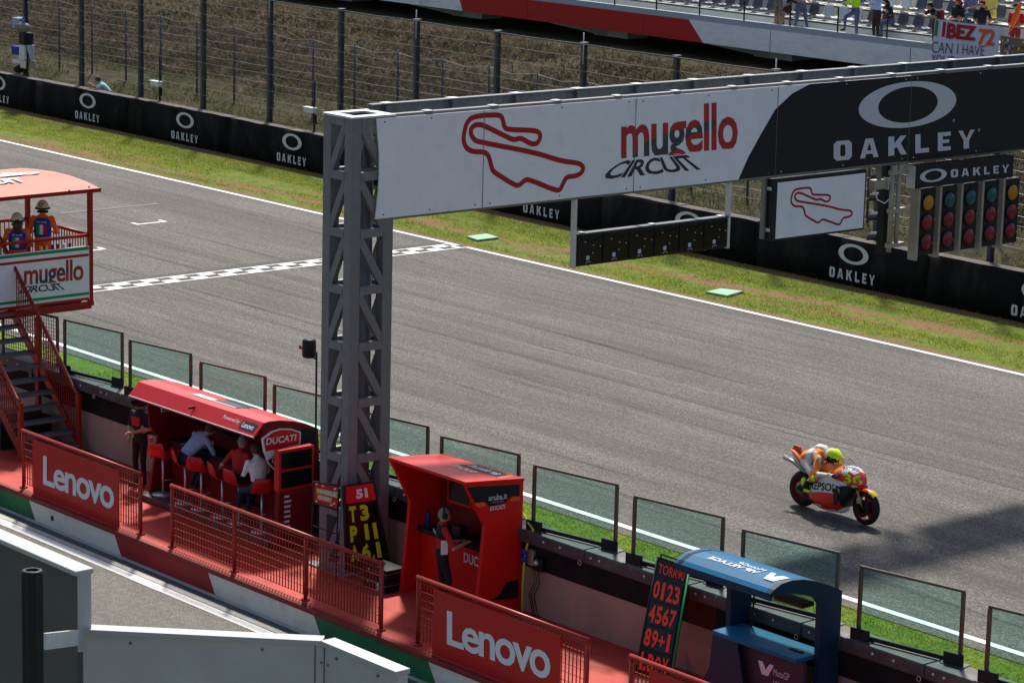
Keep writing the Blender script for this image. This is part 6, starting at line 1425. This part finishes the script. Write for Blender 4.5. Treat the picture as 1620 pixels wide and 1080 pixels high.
MB().tube([(.55, -.20, .22), (.36, -.21, .20), (.20, -.20, .26), (.06, -.20, .30)], [.025, .03, .034, .036], 12).obj('lower_exhaust', 'carbon', bk)
MB().tube([(.20, -.10, .62), (.0, -.12, .68), (-.20, -.12, .76), (-.42, -.12, .80)], [.03, .03, .035, .042], 12).obj('upper_exhaust', 'steel_pipe', bk)
fd = []
for k in range(8):
    a = math.radians(48+k*14); r_ = .318; fd.append([(WB+r_*math.cos(a)*1.0, y, .305+r_*math.sin(a)+dz) for y, dz in ((-.075, -.03), (-.06, .0), (0, .012), (.06, 0), (.075, -.03))])
fdo = MB().loft(fd, closed=False, caps=False).obj('front_mudguard', ['bike_red', 'bull_yellow'], bk)
for p_ in fdo.data.polygons: p_.material_index = 1 if p_.center.x > WB+.10 else 0
ws = []
for (x, z, w) in ((1.14, .91, .12), (1.05, .98, .145), (.95, 1.04, .13), (.88, 1.06, .11)): ws.append([(x, -w, z-.06), (x+.02, -w*.6, z), (x+.03, 0, z+.015), (x+.02, w*.6, z), (x, w, z-.06)])
MB().loft(ws, closed=False, caps=False).obj('windscreen', 'glass_bluish', bk)
# lettering on the bike (right side faces -Y)
from mathutils.bvhtree import BVHTree
def decal(txt, quad, target, m, bold, off=.006):
    o = word('lettering', txt, quad, m, target, 0, bold); q = [Vector(p) for p in quad]; n_ = (q[1]-q[0]).cross(q[3]-q[0]).normalized()
    tm = target.data; bv = BVHTree.FromPolygons([v.co for v in tm.vertices], [list(p.vertices) for p in tm.polygons])
    for v in o.data.vertices:
        h = bv.ray_cast(v.co+n_*.15, -n_, .5)
        if h[0] is not None: v.co = h[0]+n_*off
    return o
decal('REPSOL', [(.36, -.30, .41), (1.02, -.30, .50), (1.01, -.30, .635), (.35, -.30, .545)], sdo, 'sign_black', .02)
decal('HONDA', [(1.0, -.3, .62), (1.29, -.23, .625), (1.29, -.23, .665), (1.0, -.3, .66)], no_, 'sign_print_red', .02)
decal('36', [(1.17, -.27, .69), (1.43, -.07, .69), (1.37, -.03, .845), (1.11, -.24, .845)], no_, 'neon_yellow', .03, .010)
decal('REPSOL', [(1.08, -.2, .93), (1.32, .0, .90), (1.26, .04, .95), (1.03, -.17, .98)], no_, 'sign_black', .02, .008)
# rider, tucked in
RJ = dict(pelvis=(.06, 0, .88), waist=(.18, 0, .96), chest=(.36, 0, 1.0), neck=(.50, 0, 1.0), head=(.63, 0, 1.02), shL=(.46, .20, .96), shR=(.46, -.20, .96), elL=(.60, .34, .74), elR=(.58, -.34, .72), wrL=(.90, .31, .76), wrR=(.90, -.31, .76),
  hipL=(.08, .10, .84), hipR=(.08, -.10, .84), knL=(.50, .26, .66), knR=(.50, -.27, .64), anL=(.22, .22, .44), anR=(.22, -.23, .43), toL=(.36, .24, .38), toR=(.36, -.25, .37), look=(1, 0, -.05))
rd = person('person', 'motorcycle rider crouched in orange and white leathers with yellow helmet', bk.location, 0, RJ, SCB, 'leather_white', 'leather_white', 'cloth_black', sleeve=1, hair=None, hat='race', gloves='cloth_black', bulk=1.16)
rd.rotation_euler = bk.rotation_euler
bod = [c_ for c_ in rd.children if c_.name.startswith('body')][0]; bod.data.materials.append(MATS['leather_orange']); bod.data.materials.append(MATS['cloth_navy'])
for p_ in bod.data.polygons:
    c = p_.center
    if p_.material_index in (1, 2, 3):
        if c.z > .93 and .22 < c.x < .50 and abs(c.y) < .17: p_.material_index = 7 if c.x > .3 else 1
        if .50 < c.x < .62 and abs(c.y) > .24 and c.z > .7: p_.material_index = 7
        if c.z < .74 and c.x > .38 and abs(c.y) < .34 and c.x < .56: p_.material_index = 7
        if c.z > 1.0 and .0 < c.x < .16 and c.y > -.02: p_.material_index = 8
        if c.z < .55: p_.material_index = 5
        if c.x < .14 and c.z > .86 and -.2 < c.y < -.06: p_.material_index = 7
        if .28 < c.x < .33 and c.z > .8: p_.material_index = 7
        if .40 < c.x < .47 and abs(c.y) > .16 and c.z > .8: p_.material_index = 7
hm = [(.50, 1.01, .06, .07), (.53, 1.02, .11, .115), (.60, 1.035, .128, .138), (.68, 1.03, .128, .138), (.75, 1.0, .112, .12), (.81, .97, .075, .085), (.83, .96, .03, .04)]
ho = MB().loft([ell(x, 0, z, w, h, 20, 2.1) for x, z, w, h in hm]).obj('helmet', ['neon_yellow', 'bike_black', 'bike_white'], rd)
for p_ in ho.data.polygons:
    c = p_.center
    if c.z < .97 and c.x < .72: p_.material_index = 1
    elif c.x < .60 and abs(c.y) > .03: p_.material_index = 2
    elif .60 < c.x < .70 and c.z < 1.04: p_.material_index = 1
    elif .64 < c.x < .70 and abs(c.y) < .03: p_.material_index = 1
vs_ = [ell(x, 0, z, w, h, 20, 2.1) for x, z, w, h in ((.70, .995, .133, .075), (.77, .98, .115, .065), (.825, .965, .06, .05))]
MB().loft(vs_, closed=True, caps=False).obj('visor', 'screen_black', ho)
hp = MB().loft([ell(x, 0, z, w, h, 12, 2.2) for x, z, w, h in ((.18, 1.06, .06, .04), (.28, 1.115, .09, .05), (.40, 1.115, .09, .05), (.48, 1.08, .06, .03))]).obj('aero_hump', 'leather_white', rd)
for s_ in (-1, 1):
    MB().ball((.53, s_*.345, .635), (.05, .025, .05), 10).obj('knee_slider', 'neon_yellow', rd); MB().ball((.22, s_*.25, .50), (.055, .05, .085), 10).obj('boot_cuff', 'neon_yellow', rd)
    MB().bbox(.26, .40, s_*.26-.035, s_*.26+.035, .345, .395, .012).obj('boot_sole', 'neon_yellow', rd); MB().ball((.86, s_*.315, .775), (.045, .03, .03), 8).obj('glove_cuff', 'neon_yellow', rd)
    MB().ball((.47, s_*.225, .965), (.05, .03, .05), 10).obj('shoulder_logo', 'bike_red', rd)
for o in LOCALS:
    if '_local' in o: del o['_local']
